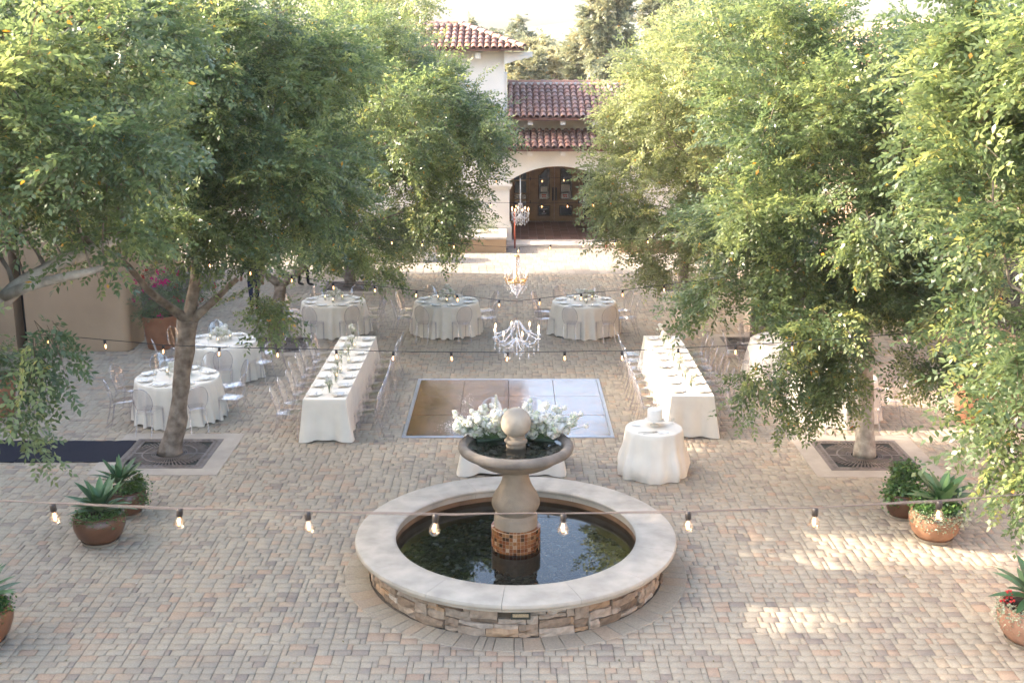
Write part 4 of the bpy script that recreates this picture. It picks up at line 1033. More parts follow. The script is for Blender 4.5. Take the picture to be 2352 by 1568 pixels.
simple('napkin', NAPK, (2.42, 17.78, zc - .008), .3, 'folded white napkin at the front of the cake table', 'napkin')
simple('plate', PLATE, (2.02, 18.14, zc), 0, 'small cream plate left of the cake', 'plate', None, .5)
for k, (x, y, w) in enumerate(((2.0, 18.28, 'left of'), (2.62, 18.22, 'right of'))): simple('tumbler', GLS, (x, y, zc), 0, 'short clear glass %s the cake stand' % w, 'glass', 'glasses on the cake table', (.9, .9, .5))
# ---- sweetheart table behind the fountain, bar tables by the building
t = thing('sweetheart_table', 'white-draped table standing directly behind the fountain', 'table', (0, 18.3, 0)); place('tablecloth', cloth_rect(1.5, .76, seed=14, flare=.10, lift=.05), t); mb = MB(); mb.box((-.73, -.36, .735), (.73, .36, .757)); mb.build('tabletop', M['wood'], t)
for s, w in ((-1, 'left'), (1, 'right')): chair(s * .36, 18.3 + .38 + .28, PI, 'clear acrylic chair behind the fountain table, %s of the pair' % w, 'chairs at the table behind the fountain')
t = thing('bar_table', 'white-draped bar table by the building, smooth front', 'table', (-4.5, 38.2, 0), 0, 'bar tables by the building'); place('tablecloth', cloth_rect(1.4, .75, zt=1.0, seed=31, flare=.03, lift=.0), t)
t = thing('bar_table', 'white-draped bar table by the building, with gathered ruffled skirt', 'table', (-3.15, 38.2, 0), 0, 'bar tables by the building'); place('tablecloth', cloth_round(.5, zt=1.0, nf=13, amp=.06, flare=.1, seed=33), t)
# ---- white flowers standing in the fountain bowl
for s, w in ((-1, 'left'), (1, 'right')):
    t = thing('flower_arrangement', 'loose white flowers in the fountain bowl, %s of the ball' % w, 'flowers', (FX + s * .33, FY + .27, 1.72), 0, 'white flowers in the fountain bowl')
    mb = MB(); mb.box((-.19, -.06, -.07), (.19, .06, .0)); mb.bbox((-.2, -.075, -.08), (.2, -.0605, .015), .006); mb.bbox((-.2, .0605, -.08), (.2, .075, .015), .006); mb.build('tray', mat('dark_green_tray', (.03, .055, .03), .5, .3, 20), t, rot=(0, 0, -s * .25))
    sm = MB(); n = 0; fine = MB()
    for k in range(96):
        u = frn.uniform(-1.15, 1.1); fan = u * .82 + s * .10; lean = frn.uniform(-.6, .3); L_ = frn.uniform(.18, .5) * (1 - .12 * abs(u)); 
        if frn.random() < .1: L_ = frn.uniform(.5, .62)
        base = Vector((frn.uniform(-.17, .17), frn.uniform(-.03, .03), -.01)); d = Vector((math.sin(fan) * (1.15 + .2 * (fan * s > 0)), lean, math.cos(fan) * .95)).normalized(); tip = base + d * L_
        sm.tube([base, base + d * L_ * .55 + Vector((0, 0, .02)), tip], .0032, 4)
        r_ = frn.choice([.035, .045, .055, .06, .068, .075]) if L_ < .5 else .036
        if k < 80: place('flower', frn.choice(BLOOM), t, tip, (frn.random() * 2, frn.random() * 2, frn.random() * 6), r_)
        else:
            for q in range(70):
                p = tip + Vector((frn.gauss(0, .05), frn.gauss(0, .05), frn.gauss(0, .045))); e_ = .0055
                fine.add([p + Vector((e_, 0, 0)), p + Vector((0, e_, e_ * .5)), p + Vector((-e_, 0, 0)), p + Vector((0, -e_, e_ * .5))], [(0, 1, 2, 3)], .8)
    for k in range(14):                                         # slim green leaves
        a = frn.uniform(-1.2, 1.2); p = Vector((frn.uniform(-.16, .16), frn.uniform(-.04, .02), 0)); d = Vector((math.sin(a), frn.uniform(-.5, .3), math.cos(a))).normalized(); w = d.cross(Vector((0, 1, 0))).normalized(); L_ = frn.uniform(.15, .32)
        sm.add([p, p + d * L_ * .5 + w * .012, p + d * L_, p + d * L_ * .5 - w * .012], [(0, 1, 2, 3)])
    sm.build('stems', M['stem'], t); fine.build('baby_breath', M['petal'], t, kind='stuff')
    # a flower spike
    mb = MB()
    for q in range(26):
        h = .38 + q * .0085; a = q * 2.4; bloom(mb, (-.07 * s + .022 * math.cos(a) * (1 - q / 34), .022 * math.sin(a) * (1 - q / 34), h), .017, 8)
    if s < 0: mb.build('flower_spike', M['petal'], t)
# ================================================================ trees
HAZE = .0003
M['leaf'] = leaf_mat('tree_leaf', (.045, .075, .034), (.10, .14, .06), (.235, .275, .105), .42, .33)
M['leaf_y'] = leaf_mat('tree_leaf_yellowish', (.11, .14, .06), (.175, .205, .09), (.29, .31, .14), .42, .42)
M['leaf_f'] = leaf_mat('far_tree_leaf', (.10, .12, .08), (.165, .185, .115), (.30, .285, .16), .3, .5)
M['bark'] = mat('mottled_bark', (.155, .115, .085), .85, .35, 7, .9, 22, .2, c2=(.30, .25, .20), detail=12)
M['bark_sunlit'] = mat('sunlit_bark', (.33, .28, .225), .85, .3, 7, .9, 22, .2, c2=(.50, .45, .38), detail=12)  # lighter bark copy: sunlight on trunk and limb put into the colour
trn = np.random.default_rng(42)
def leaflets(p, d, up, L, W, t):
    """diamond leaf quads; all arrays (n,3)"""
    w = np.cross(d, up); w /= np.linalg.norm(w, axis=1, keepdims=True) + 1e-9
    L = L[:, None]; W = W[:, None]
    m = p + d * L * .42 + up * L * .05
    return np.stack([p, m + w * W, p + d * L, m - w * W], 1)
def make_spray(leafL=.068, leafW=.015, nleaf=8, npair=5, Ls=.55, droop=.5):
    P_, T_ = [], []
    tw = lambda s: np.array([s, .05 * math.sin(5 * s), -droop * s * s])
    for k in range(nleaf + 1):
        term = k == nleaf; s = Ls if term else Ls * (.18 + .8 * k / nleaf); o = tw(s); side = 0 if term else (1 if k % 2 else -1)
        az = side * R(trn.uniform(35, 65)); el = trn.uniform(-.5, .25); d = np.array([math.cos(az) * math.cos(el), math.sin(az) * math.cos(el), math.sin(el)])
        RL = trn.uniform(.15, .24); n_ = npair * 2 + 1
        for q in range(n_):
            u = 1.0 if q == n_ - 1 else (q // 2 + .6) / (npair + .3); sd = 0 if q == n_ - 1 else (1 if q % 2 else -1)
            base = o + d * RL * u + np.array([0, 0, -.9 * (RL * u) ** 2]); upv = np.array([0, 0, 1.]) + trn.normal(0, .35, 3); upv /= np.linalg.norm(upv)
            lat = np.cross(upv, d); lat /= np.linalg.norm(lat) + 1e-9
            dd = d * math.cos(sd * R(58)) + lat * math.sin(sd * R(58)) + np.array([0, 0, -.25]) + trn.normal(0, .13, 3); dd /= np.linalg.norm(dd)
            up2 = upv - dd * upv.dot(dd); up2 /= np.linalg.norm(up2) + 1e-9
            P_.append(leaflets(base[None], dd[None], up2[None], np.array([leafL * trn.uniform(.75, 1.15)]), np.array([leafW * trn.uniform(.85, 1.2)]), 0)[0]); T_.append(trn.normal(0, .07))
    Q = np.array(P_); T = np.array(T_)
    # the twig itself, a thin strip
    S = []
    for k in range(3):
        a, b = tw(Ls * k / 3), tw(Ls * (k + 1) / 3); e = np.array([0, .004 - .001 * k, 0]); S.append([a - e, b - e, b + e, a + e])
    return np.concatenate([Q, np.array(S)]), np.concatenate([T, np.full(3, -9.)])
SPR = [make_spray(.082, .0185, 7, 4, .58, .5) for _ in range(8)]
SPR_N = [make_spray(.078, .018, 7, 4, .62, .65) for _ in range(8)]
SPR_F = [make_spray(.085, .02, 7, 3, .6, .5) for _ in range(8)]
SPR_B = [make_spray(.16, .055, 6, 2, .6, .4) for _ in range(6)]
def grow(start, blobs, n_attr, step=.26, kill=.42, iters=140, seed=0, wander=.18):
    g = np.random.default_rng(seed)
    pos = [np.array(p, float) for p, _ in start]; par = [q for _, q in start]
    vol = np.array([b[1] * b[2] * b[3] for b in blobs]) ** .8; cnt = g.multinomial(n_attr, vol / vol.sum())
    A_ = []
    for b, c in zip(blobs, cnt):
        v = g.normal(size=(c, 3)); v /= np.linalg.norm(v, axis=1, keepdims=True); r = g.random(c) ** (1 / 2.2)
        A_.append(np.array(b[0])[None] + v * r[:, None] * np.array(b[1:4])[None])
    A_ = np.concatenate(A_); pp = np.array(pos)
    D = np.linalg.norm(A_[:, None] - pp[None], axis=2); near = D.argmin(1); nd = D.min(1)
    for it in range(iters):
        alive = nd > kill
        A_, near, nd = A_[alive], near[alive], nd[alive]
        if len(A_) < 6: break
        dirs = {}
        v = (A_ - pp[near]) / nd[:, None]
        acc = np.zeros((len(pp), 3)); np.add.at(acc, near, v)
        idx = np.unique(near); dv = acc[idx]; ln = np.linalg.norm(dv, axis=1, keepdims=True); dv = dv / np.maximum(ln, 1e-6)
        dv += g.normal(0, wander, dv.shape); dv /= np.linalg.norm(dv, axis=1, keepdims=True)
        newp = pp[idx] + dv * step; o = len(pp)
        pp = np.concatenate([pp, newp]); par += list(idx)
        D = np.linalg.norm(A_[:, None] - newp[None], axis=2); m = D.min(1); a = D.argmin(1)
        up = m < nd; near = np.where(up, a + o, near); nd = np.where(up, m, nd)
        if len(pp) > 7000: break
    par = np.array(par); n = len(pp); cnt = np.ones(n)
    haschild = np.zeros(n, bool); haschild[par[par >= 0]] = True
    cnt[haschild] = 0
    for i in range(n - 1, 0, -1):
        if par[i] >= 0: cnt[par[i]] += cnt[i]
    return pp, par, np.maximum(cnt, 1)
def branch_mesh(pp, par, rad, sel, name, m, sides=6):
    idx = np.where(sel & (par >= 0))[0]; a, b = pp[par[idx]], pp[idx]
    ra, rb = np.minimum(rad[par[idx]], rad[idx] * 1.35), rad[idx]
    t = b - a; t /= np.linalg.norm(t, axis=1, keepdims=True) + 1e-9
    ref = np.where(np.abs(t[:, 2:3]) > .9, np.array([[1., 0, 0]]), np.array([[0, 0, 1.]])); u = np.cross(t, ref); u /= np.linalg.norm(u, axis=1, keepdims=True); w = np.cross(t, u)
    an = 2 * PI * np.arange(sides) / sides; c, s = np.cos(an), np.sin(an); off = u[:, None] * c[None, :, None] + w[:, None] * s[None, :, None]
    A_ = (a - t * ra[:, None] * .25)[:, None] + off * ra[:, None, None]; B = (b + t * rb[:, None] * .25)[:, None] + off * rb[:, None, None]
    V = np.concatenate([A_, B], 1).reshape(-1, 3); k = np.arange(sides); k2 = (k + 1) % sides
    F0 = np.stack([k, k2, k2 + sides, k + sides], 1); F = (F0[None] + (np.arange(len(idx)) * 2 * sides)[:, None, None]).reshape(-1, 4)
    me = np_mesh(name, V, F, np.full(len(F), .5), m); me.shade_smooth(); return me
def spray_mesh(name, O, DIR, S, tint, variants, m, pitch=(-.15, .4), g=None):
    n = len(O); vi = g.integers(0, len(variants), n); Vs, Ts = [], []
    az = np.arctan2(DIR[:, 1], DIR[:, 0]) + g.normal(0, .45, n); pt = np.arcsin(np.clip(DIR[:, 2], -.9, .9)) * .6 + g.normal(pitch[0], pitch[1], n); ro = g.normal(0, .5, n)
    for k, (Q, T) in enumerate(variants):
        s = np.where(vi == k)[0]
        if not len(s): continue
        ca, sa, cp, sp, cr, sr = np.cos(az[s]), np.sin(az[s]), np.cos(pt[s]), np.sin(pt[s]), np.cos(ro[s]), np.sin(ro[s])
        z = np.zeros_like(ca); o1 = np.ones_like(ca)
        Rz = np.stack([np.stack([ca, -sa, z], 1), np.stack([sa, ca, z], 1), np.stack([z, z, o1], 1)], 1)
        Ry = np.stack([np.stack([cp, z, -sp], 1), np.stack([z, o1, z], 1), np.stack([sp, z, cp], 1)], 1)
        Rx = np.stack([np.stack([o1, z, z], 1), np.stack([z, cr, -sr], 1), np.stack([z, sr, cr], 1)], 1)
        Mx = Rz @ Ry @ Rx
        X = np.einsum('nij,qvj->nqvi', Mx, Q) * S[s][:, None, None, None] + O[s][:, None, None, :]
        Vs.append(X.reshape(-1, 3)); tt = tint[s][:, None] + T[None] + 0 * X[:, :, 0, 0]
        tt = np.where(T[None] < -1, .03, np.clip(tt, .11, .94))
        r = g.random(tt.shape); tt = np.where((r < .004) & (tt > .1), g.uniform(.96, 1, tt.shape), tt); Ts.append(tt.ravel())
    V = np.concatenate(Vs); T = np.concatenate(Ts); F = np.arange(len(V)).reshape(-1, 4)
    return np_mesh(name, V, F, T, m)
NLEAF = 0
def tree(label, trunk, blobs, n_attr, n_spray, variants, m, seed, limbs=(), tip=.0045, scale=1.0, step=.26, kill=.42, tmean=.42, group='courtyard trees', cat='tree', sides=14, thin=22, low=0, name='tree', bark='bark'):
    """trunk: [(point, radius)...] from the ground up; limbs: [[(point, radius)...]] leaving it; blobs: crown volumes (centre, rx, ry, rz)"""
    global NLEAF
    g = np.random.default_rng(seed); base = Vector(trunk[0][0])
    t = thing(name, label, cat, base, 0, group)
    loc = lambda p: Vector(p) - base
    def smooth(pl):
        out = []
        for k in range(len(pl) - 1):
            p0, p1, p2, p3 = [Vector(pl[min(max(k + j, 0), len(pl) - 1)][0]) for j in (-1, 0, 1, 2)]; n = max(2, int((p2 - p1).length / .16))
            for q in range(n):
                u = q / n; out.append((.5 * ((2 * p1) + (p2 - p0) * u + (2 * p0 - 5 * p1 + 4 * p2 - p3) * u * u + (3 * p1 - 3 * p2 + p3 - p0) * u ** 3), pl[k][1] + (pl[k + 1][1] - pl[k][1]) * u))
        out.append((Vector(pl[-1][0]), pl[-1][1])); return out
    mb = MB(); start = []; guided = 0
    for li, pl in enumerate([trunk, *limbs]):
        sm_ = smooth(pl); pts = [loc(p) + Vector((g.normal(0, .006), g.normal(0, .006), 0)) for p, _ in sm_]
        mb.tube(pts, [r * (1 + .05 * g.normal()) * (1 + (.35 * math.exp(-k / 1.6) if li == 0 else 0)) for k, (_, r) in enumerate(sm_)], sides)
        stp = max(1, int(step / .16)); sel = sm_[::stp] + [sm_[-1]]
        if li == 0: prev = -1
        else:
            q = Vector(pl[0][0]); prev = min(range(len(start)), key=lambda i: (Vector(start[i][0]) - q).length)
        for p, r in sel: start.append((tuple(p), prev)); prev = len(start) - 1
    guided = len(start)
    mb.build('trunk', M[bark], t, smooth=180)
    # colonise only from nodes above the fork
    pp, par, cnt = grow(start, blobs, n_attr, step, kill, seed=seed)
    r0 = trunk[-1][1] * .9; e = math.log(r0 / tip) / math.log(max(cnt[min(len(pp) - 1, 1)], 3)); rad = tip * cnt ** e
    pl_ = pp - np.array(base)
    sel = np.ones(len(pp), bool); sel[:guided] = False
    place('branches', branch_mesh(pl_, par, rad, sel & (rad > tip * 1.02), 'branches', M['bark']), t, kind='stuff')
    thn = np.where((cnt <= thin) & (np.arange(len(pp)) >= guided))[0]
    if not len(thn): thn = np.arange(guided, len(pp))
    inside = np.zeros(len(thn), bool)            # leaves only where the crown is, not along bare reaches
    for b in blobs: inside |= (((pp[thn] - np.array(b[0])) / (np.array([b[1], b[2], b[3]]) * 1.15 + .16 * scale)) ** 2).sum(1) < 1
    if inside.sum() > 20: thn = thn[inside]
    wgt = 1 / np.sqrt(cnt[thn]); wgt /= wgt.sum(); ii = g.choice(thn, n_spray, p=wgt)
    d = pp[ii] - pp[np.maximum(par[ii], 0)]; d /= np.linalg.norm(d, axis=1, keepdims=True) + 1e-9
    cen = pp[thn].mean(0); out = pp[ii] - cen; out /= np.linalg.norm(out, axis=1, keepdims=True) + 1e-9
    d = d * .8 + out * .5 + g.normal(0, .45, d.shape); d /= np.linalg.norm(d, axis=1, keepdims=True)
    O = pl_[ii] + g.normal(0, .07 * scale, d.shape)
    # neighbouring sprays share a shade of green
    bl = g.normal(0, 1, len(pp)); 
    for _ in range(3):
        bl = np.where(par >= 0, .6 * bl + .4 * bl[np.maximum(par, 0)], bl)
    tint = np.clip(tmean + .13 * bl[ii] + g.normal(0, .06, n_spray), .12, .8)
    young = (cnt[ii] <= 2) & (g.random(n_spray) < .22); tint[young] = g.uniform(.7, .93, young.sum())
    S = scale * g.uniform(.75, 1.2, n_spray)
    me = spray_mesh('crown', O, d, S, tint, variants, m, g=g); NLEAF += len(me.polygons)
    place('crown', me, t, kind='stuff')
    return t
def B(px, py, d, rx, ry, rd):
    """crown volume seen at a pixel, rx ry in pixels, rd in metres of depth"""
    c = P(px, py, d); k = d / FD; sh = .17 if d < 22 else .2; return (tuple(c), max(.12, rx * k - sh), max(.2, rd - .3), max(.1, ry * k - sh))
def V3(*a): return Vector(a)
# --- left, nearest: trunk outside the picture, a limb reaching in, its bark coloured as sunlit
tb = V3(-6.9, 10.3, 0)
tree('near left tree with sunlit limb reaching in from the picture edge',
     [(tb, .21), (tb + V3(.05, .1, 1.5), .18), (tb + V3(.25, .25, 3.2), .16), (tb + V3(.5, .4, 3.9), .14)],
     [B(60, 130, 12, 240, 200, 1.9), B(220, 310, 11.6, 200, 130, 1.5), B(30, 400, 11.2, 150, 90, 1.4), B(275, 500, 12.4, 80, 60, .8), B(100, 835, 11.4, 95, 90, .6), B(30, 760, 11.3, 70, 60, .45), B(15, 960, 11.2, 50, 110, .5), B(215, 940, 11.5, 40, 65, .3), ((-5.6, 14.4, 6.7), 1.7, 1.5, 1.5), B(-330, 250, 12, 260, 320, 2.2), B(-250, 700, 11, 160, 150, 1.2), B(230, 60, 12.5, 170, 90, 1.5)],  # the volume set in metres is added crown, to dapple the sun
     800, 2350, SPR_N, M['leaf'], 101,
     limbs=[[(tb + V3(.5, .4, 3.9), .12), (P(-40, 712, 12.2), .085), (P(60, 645, 12.3), .082), (P(150, 598, 12.4), .078), (P(220, 572, 12.6), .07), (P(290, 535, 12.8), .05)],
            [(P(10, 680, 12.25), .06), (P(90, 650, 12.1), .055), (P(170, 632, 12.0), .045), (P(240, 614, 12.1), .03)]], tmean=.5, bark='bark_sunlit')
tb = V3(-5.86, 18.95, 0); Yt = 18.95
tree('left courtyard tree with mottled leaning trunk in the black iron grate',
     [(tb, .165), (PY(408, 960, Yt), .15), (PY(418, 860, Yt), .14), (PY(427, 780, Yt), .145), (PY(432, 735, Yt), .175)],
     [B(430, 230, 18.4, 280, 210, 2.5), B(330, 470, 17.6, 240, 100, 1.9), B(620, 330, 18.5, 210, 180, 2.3), B(560, 540, 18, 190, 75, 1.5), B(720, 470, 19, 160, 80, 1.7), B(650, 740, 18, 45, 45, .5), B(420, 40, 18.6, 300, 110, 2.4), B(690, 130, 19, 190, 140, 2), B(580, 670, 18, 70, 40, .7)],
     720, 2500, SPR, M['leaf'], 202,
     limbs=[[(PY(430, 735, Yt), .10), (PY(395, 708, 18.8), .075), (PY(355, 680, 18.6), .065), (PY(322, 645, 18.4), .055), (PY(285, 600, 18.1), .04)],
            [(PY(434, 735, Yt), .12), (PY(442, 685, 19), .10), (PY(450, 620, 19.1), .085), (PY(452, 540, 19.3), .07)],
            [(PY(440, 735, Yt), .09), (PY(475, 705, 19.0), .07), (PY(508, 675, 19.1), .055), (PY(545, 640, 19.2), .045)],
            [(PY(452, 540, 19.3), .06), (PY(540, 462, 19.0), .055), (PY(620, 468, 18.8), .05), (PY(700, 440, 18.7), .03)],
            [(PY(452, 540, 19.3), .06), (PY(380, 170, 18.2), .05), (PY(470, 80, 18.2), .035)]], tmean=.5)
tb = V3(-5.5, 26.6, 0); Yt = 26.6
tree('left courtyard tree leaning behind the bougainvillea pot, second along the row',
     [(tb, .16), (PY(632, 745, Yt), .15), (PY(640, 690, Yt), .14), (PY(645, 655, Yt), .14)],
     [B(950, 280, 26, 185, 170, 3), B(1085, 290, 25.5, 95, 95, 1.8), B(1010, 470, 26, 105, 75, 2), B(985, 195, 26, 105, 75, 2.2), B(800, 540, 26, 150, 65, 1.9), B(840, 100, 27, 160, 120, 2.5), B(1030, 575, 25.5, 75, 28, .7), B(880, 625, 25.2, 70, 22, .5), B(760, 300, 27, 170, 180, 2.6)],
     800, 2700, SPR_F, M['leaf'], 303,
     limbs=[[(PY(645, 655, Yt), .11), (PY(690, 620, 26.4), .09), (PY(745, 570, 26.2), .075), (PY(800, 520, 26), .05)], [(PY(645, 655, Yt), .10), (PY(600, 600, 26.6), .08), (PY(700, 490, 26.8), .07), (PY(820, 300, 27), .05)]], tmean=.55)
tb = V3(-4.75, 33.6, 0); Yt = 33.6
tree('far left courtyard tree before the tower, third along the row',
     [(tb, .15), (tb + V3(.05, 0, 1.6), .14), (tb + V3(.1, 0, 2.8), .14)],
     [B(840, 110, 33, 140, 140, 3), B(850, 20, 34, 150, 80, 3), B(950, 520, 33, 120, 60, 1.8), B(760, 250, 34, 150, 180, 3), B(930, 300, 34, 110, 120, 2.5)],
     600, 1200, SPR_F, M['leaf_y'], 404, scale=1.25, tmean=.5)
# --- right side
tb = V3(6.9, 10.3, 0)
tree('near right tree with bright hanging foliage at the picture edge',
     [(tb, .21), (tb + V3(-.05, .1, 1.5), .18), (tb + V3(-.2, .25, 3.2), .16), (tb + V3(-.4, .4, 3.9), .14)],
     [B(2290, 130, 11.7, 150, 190, 1.8), B(2250, 450, 11.2, 100, 140, 1.2), B(2285, 740, 11, 80, 130, .9), B(2315, 960, 11, 55, 100, .6), B(2620, 350, 12, 250, 350, 2.2), B(2345, 1090, 10.8, 20, 80, .3), B(2340, 1020, 10.9, 30, 60, .35), B(2560, 800, 11, 160, 160, 1.2)],
     640, 1750, SPR_N, M['leaf'], 505, tmean=.47)
tb = V3(6.0, 18.85, 0); Yt = 18.85
tree('right courtyard tree with pale sunlit trunk in the iron grate',
     [(tb, .15), (PY(1988, 960, Yt), .142), (PY(1986, 860, Yt), .14), (PY(1984, 760, Yt), .15)],
     [B(1850, 220, 18.5, 240, 190, 2.6), B(1700, 480, 18, 145, 115, 1.9), B(1950, 460, 17.6, 240, 140, 2.2), B(1640, 660, 18, 100, 60, 1.1), B(1880, 690, 17.6, 190, 95, 1.8), B(1900, 860, 17.5, 130, 70, .9), B(1890, 960, 17.4, 75, 70, .5), B(1870, 1030, 17.3, 35, 50, .3), B(2150, 810, 17.4, 120, 60, .7), B(2130, 600, 17.6, 150, 130, 1.8), B(2110, 830, 17.4, 80, 50, .6), B(2100, 240, 18.5, 240, 230, 2.4), B(1760, 50, 19, 180, 90, 2), B(1690, 850, 17.6, 60, 20, .4), B(2150, 980, 17.6, 50, 30, .4)],
     950, 2900, SPR, M['leaf'], 606,
     limbs=[[(PY(1984, 765, Yt), .10), (PY(1900, 640, 18.6), .07), (PY(1800, 600, 18.3), .055), (PY(1700, 580, 18.1), .035)], [(PY(1984, 765, Yt), .11), (PY(2000, 620, 18.9), .09), (PY(1980, 450, 18.9), .07)], [(PY(1984, 770, Yt), .08), (PY(1900, 820, 18.2), .05), (PY(1860, 830, 17.8), .035), (PY(1780, 855, 17.6), .02)], [(PY(2000, 620, 18.9), .08), (PY(2120, 420, 18.7), .06), (PY(2220, 300, 18.5), .04)]], tmean=.46, bark='bark_sunlit')
tb = V3(5.75, 26.6, 0); Yt = 26.6
tree('pale green right courtyard tree beside the arch, second along the row',
     [(tb, .16), (tb + V3(-.05, 0, 1.6), .15), (tb + V3(-.1, 0, 2.9), .15)],
     [B(1560, 240, 26, 170, 180, 3), B(1450, 330, 26, 85, 130, 2), B(1460, 500, 26, 105, 80, 1.9), B(1400, 440, 26, 65, 80, 1.5), B(1630, 90, 27, 140, 110, 2.5), B(1700, 480, 26, 170, 140, 2.4), B(1545, 600, 25.6, 95, 40, 1.2), B(1760, 300, 27, 150, 200, 2.6)],
     750, 2600, SPR_F, M['leaf_y'], 707, tmean=.52)
tb = V3(5.0, 33.6, 0)
tree('far right courtyard tree before the porch, third along the row',
     [(tb, .15), (tb + V3(.05, 0, 1.6), .14), (tb + V3(.1, 0, 2.8), .14)],
     [B(1570, 280, 33, 125, 180, 3), B(1700, 90, 34, 150, 130, 3), B(1800, 300, 34, 150, 180, 3), B(1660, 500, 33, 120, 80, 2)],
     600, 1200, SPR_F, M['leaf_y'], 808, scale=1.25, tmean=.6)
# --- beyond the buildings
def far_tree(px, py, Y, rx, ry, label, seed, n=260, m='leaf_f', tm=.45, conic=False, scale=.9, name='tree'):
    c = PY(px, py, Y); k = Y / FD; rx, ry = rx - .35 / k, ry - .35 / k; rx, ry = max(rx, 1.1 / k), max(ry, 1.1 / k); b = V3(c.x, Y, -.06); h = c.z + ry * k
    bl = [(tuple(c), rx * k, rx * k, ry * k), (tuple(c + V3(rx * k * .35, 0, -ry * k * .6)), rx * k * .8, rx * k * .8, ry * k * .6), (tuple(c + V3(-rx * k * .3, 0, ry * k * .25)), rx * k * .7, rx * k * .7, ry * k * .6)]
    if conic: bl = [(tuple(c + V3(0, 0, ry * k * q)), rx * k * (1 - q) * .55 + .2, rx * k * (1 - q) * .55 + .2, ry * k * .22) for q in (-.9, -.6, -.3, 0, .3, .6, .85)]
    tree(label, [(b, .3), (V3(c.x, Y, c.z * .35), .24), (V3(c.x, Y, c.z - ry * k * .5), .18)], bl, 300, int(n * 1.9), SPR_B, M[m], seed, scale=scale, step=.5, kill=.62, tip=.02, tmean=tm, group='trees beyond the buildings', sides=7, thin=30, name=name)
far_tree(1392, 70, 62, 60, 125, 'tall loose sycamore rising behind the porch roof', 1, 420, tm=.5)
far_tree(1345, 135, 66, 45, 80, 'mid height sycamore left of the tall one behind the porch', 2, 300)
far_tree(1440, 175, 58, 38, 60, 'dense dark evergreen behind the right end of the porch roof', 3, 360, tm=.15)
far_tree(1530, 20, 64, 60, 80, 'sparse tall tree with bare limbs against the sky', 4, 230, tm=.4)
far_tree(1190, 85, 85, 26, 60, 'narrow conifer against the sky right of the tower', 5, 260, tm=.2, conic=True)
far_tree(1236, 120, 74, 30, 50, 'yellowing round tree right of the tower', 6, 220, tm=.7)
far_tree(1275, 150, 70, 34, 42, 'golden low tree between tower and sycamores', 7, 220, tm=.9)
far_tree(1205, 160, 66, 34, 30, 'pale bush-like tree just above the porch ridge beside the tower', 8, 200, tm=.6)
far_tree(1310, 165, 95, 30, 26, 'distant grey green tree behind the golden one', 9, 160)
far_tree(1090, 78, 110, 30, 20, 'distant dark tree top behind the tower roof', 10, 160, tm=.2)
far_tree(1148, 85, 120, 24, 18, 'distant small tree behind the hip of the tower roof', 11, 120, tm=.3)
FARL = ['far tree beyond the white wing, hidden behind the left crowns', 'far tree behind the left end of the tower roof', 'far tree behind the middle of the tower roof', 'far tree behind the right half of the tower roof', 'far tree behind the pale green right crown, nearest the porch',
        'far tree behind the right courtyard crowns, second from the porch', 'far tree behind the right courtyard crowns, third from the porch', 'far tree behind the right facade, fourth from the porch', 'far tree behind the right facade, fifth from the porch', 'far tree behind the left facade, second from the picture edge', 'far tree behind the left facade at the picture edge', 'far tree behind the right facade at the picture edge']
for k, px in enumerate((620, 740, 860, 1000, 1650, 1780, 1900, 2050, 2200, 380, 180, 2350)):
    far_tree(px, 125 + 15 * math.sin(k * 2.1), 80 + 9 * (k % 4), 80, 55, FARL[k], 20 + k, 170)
hl = MB(); n = 40; vs = []; fs = []
for i in range(n + 1):
    x = -380 + 760 * i / n
    for j in range(6): vs.append((x, 170 + j * 60, -.5 + (0 if j == 0 else (5 + 3.5 * math.sin(i * .7 + j) + 4 * j * .5) * min(1, j / 2))))
for i in range(n):
    for j in range(5): fs.append((i * 6 + j, (i + 1) * 6 + j, (i + 1) * 6 + j + 1, i * 6 + j + 1))
hl.add(vs, fs); hl.build('hill', mat('distant_hillside', (.11, .125, .08), .95, .3, .05), None, smooth=180, kind='structure')
hz = MB(); hz.box((-430, -90, -1.1), (430, 540, 34))
mh = bpy.data.materials.new('haze_air'); mh.use_nodes = True; hn = mh.node_tree.nodes; hn.remove(hn['Principled BSDF'])
pv = hn.new('ShaderNodeVolumePrincipled'); pv.inputs['Color'].default_value = (.97, .97, .98, 1); pv.inputs['Density'].default_value = HAZE; pv.inputs['Anisotropy'].default_value = .2
mh.node_tree.links.new(pv.outputs[0], hn['Material Output'].inputs['Volume'])
hz.build('haze', mh, None, kind='stuff')
print('LEAF QUADS', NLEAF)
# ================================================================ string lights and chandeliers
M['cable'] = mat('black_cable', (.02, .018, .018), .5, 0)
M['cable_sunlit'] = mat('sunlit_brown_cable', (.13, .10, .085), .6, .2, 8)  # black cable lightened: the sun on the near string is in the colour
M['socket'] = mat('black_socket', (.025, .02, .018), .4, 0)
M['bulb'] = clear_mat('amber_bulb_glass', (.97, .88, .78), .02, 1.5, 1, .12)
M['filament'] = emit_mat('glowing_filament', (1, .44, .15), 2.2)
mb = MB(); mb.lathe([(0, .002), (.012, 0), (.0155, -.006), (.0155, -.036), (.013, -.04), (0, -.04)], 10, cap=False); mb.f = [tuple(reversed(f)) for f in mb.f]; SOCK = mb.mesh('socket', M['socket'], 50)
mb = MB(); mb.lathe([(.012, -.038), (.0135, -.045), (.021, -.06), (.0265, -.078), (.0255, -.092), (.017, -.104), (.007, -.109), (0, -.11)], 14, cap=False); mb.f = [tuple(reversed(f)) for f in mb.f]; BULB = mb.mesh('bulb', M['bulb'], 80)
mb = MB(); mb.lathe([(0, -.05), (.005, -.052), (.0068, -.07), (.006, -.088), (0, -.092)], 6, cap=False); FIL = mb.mesh('filament', M['filament'], 80)
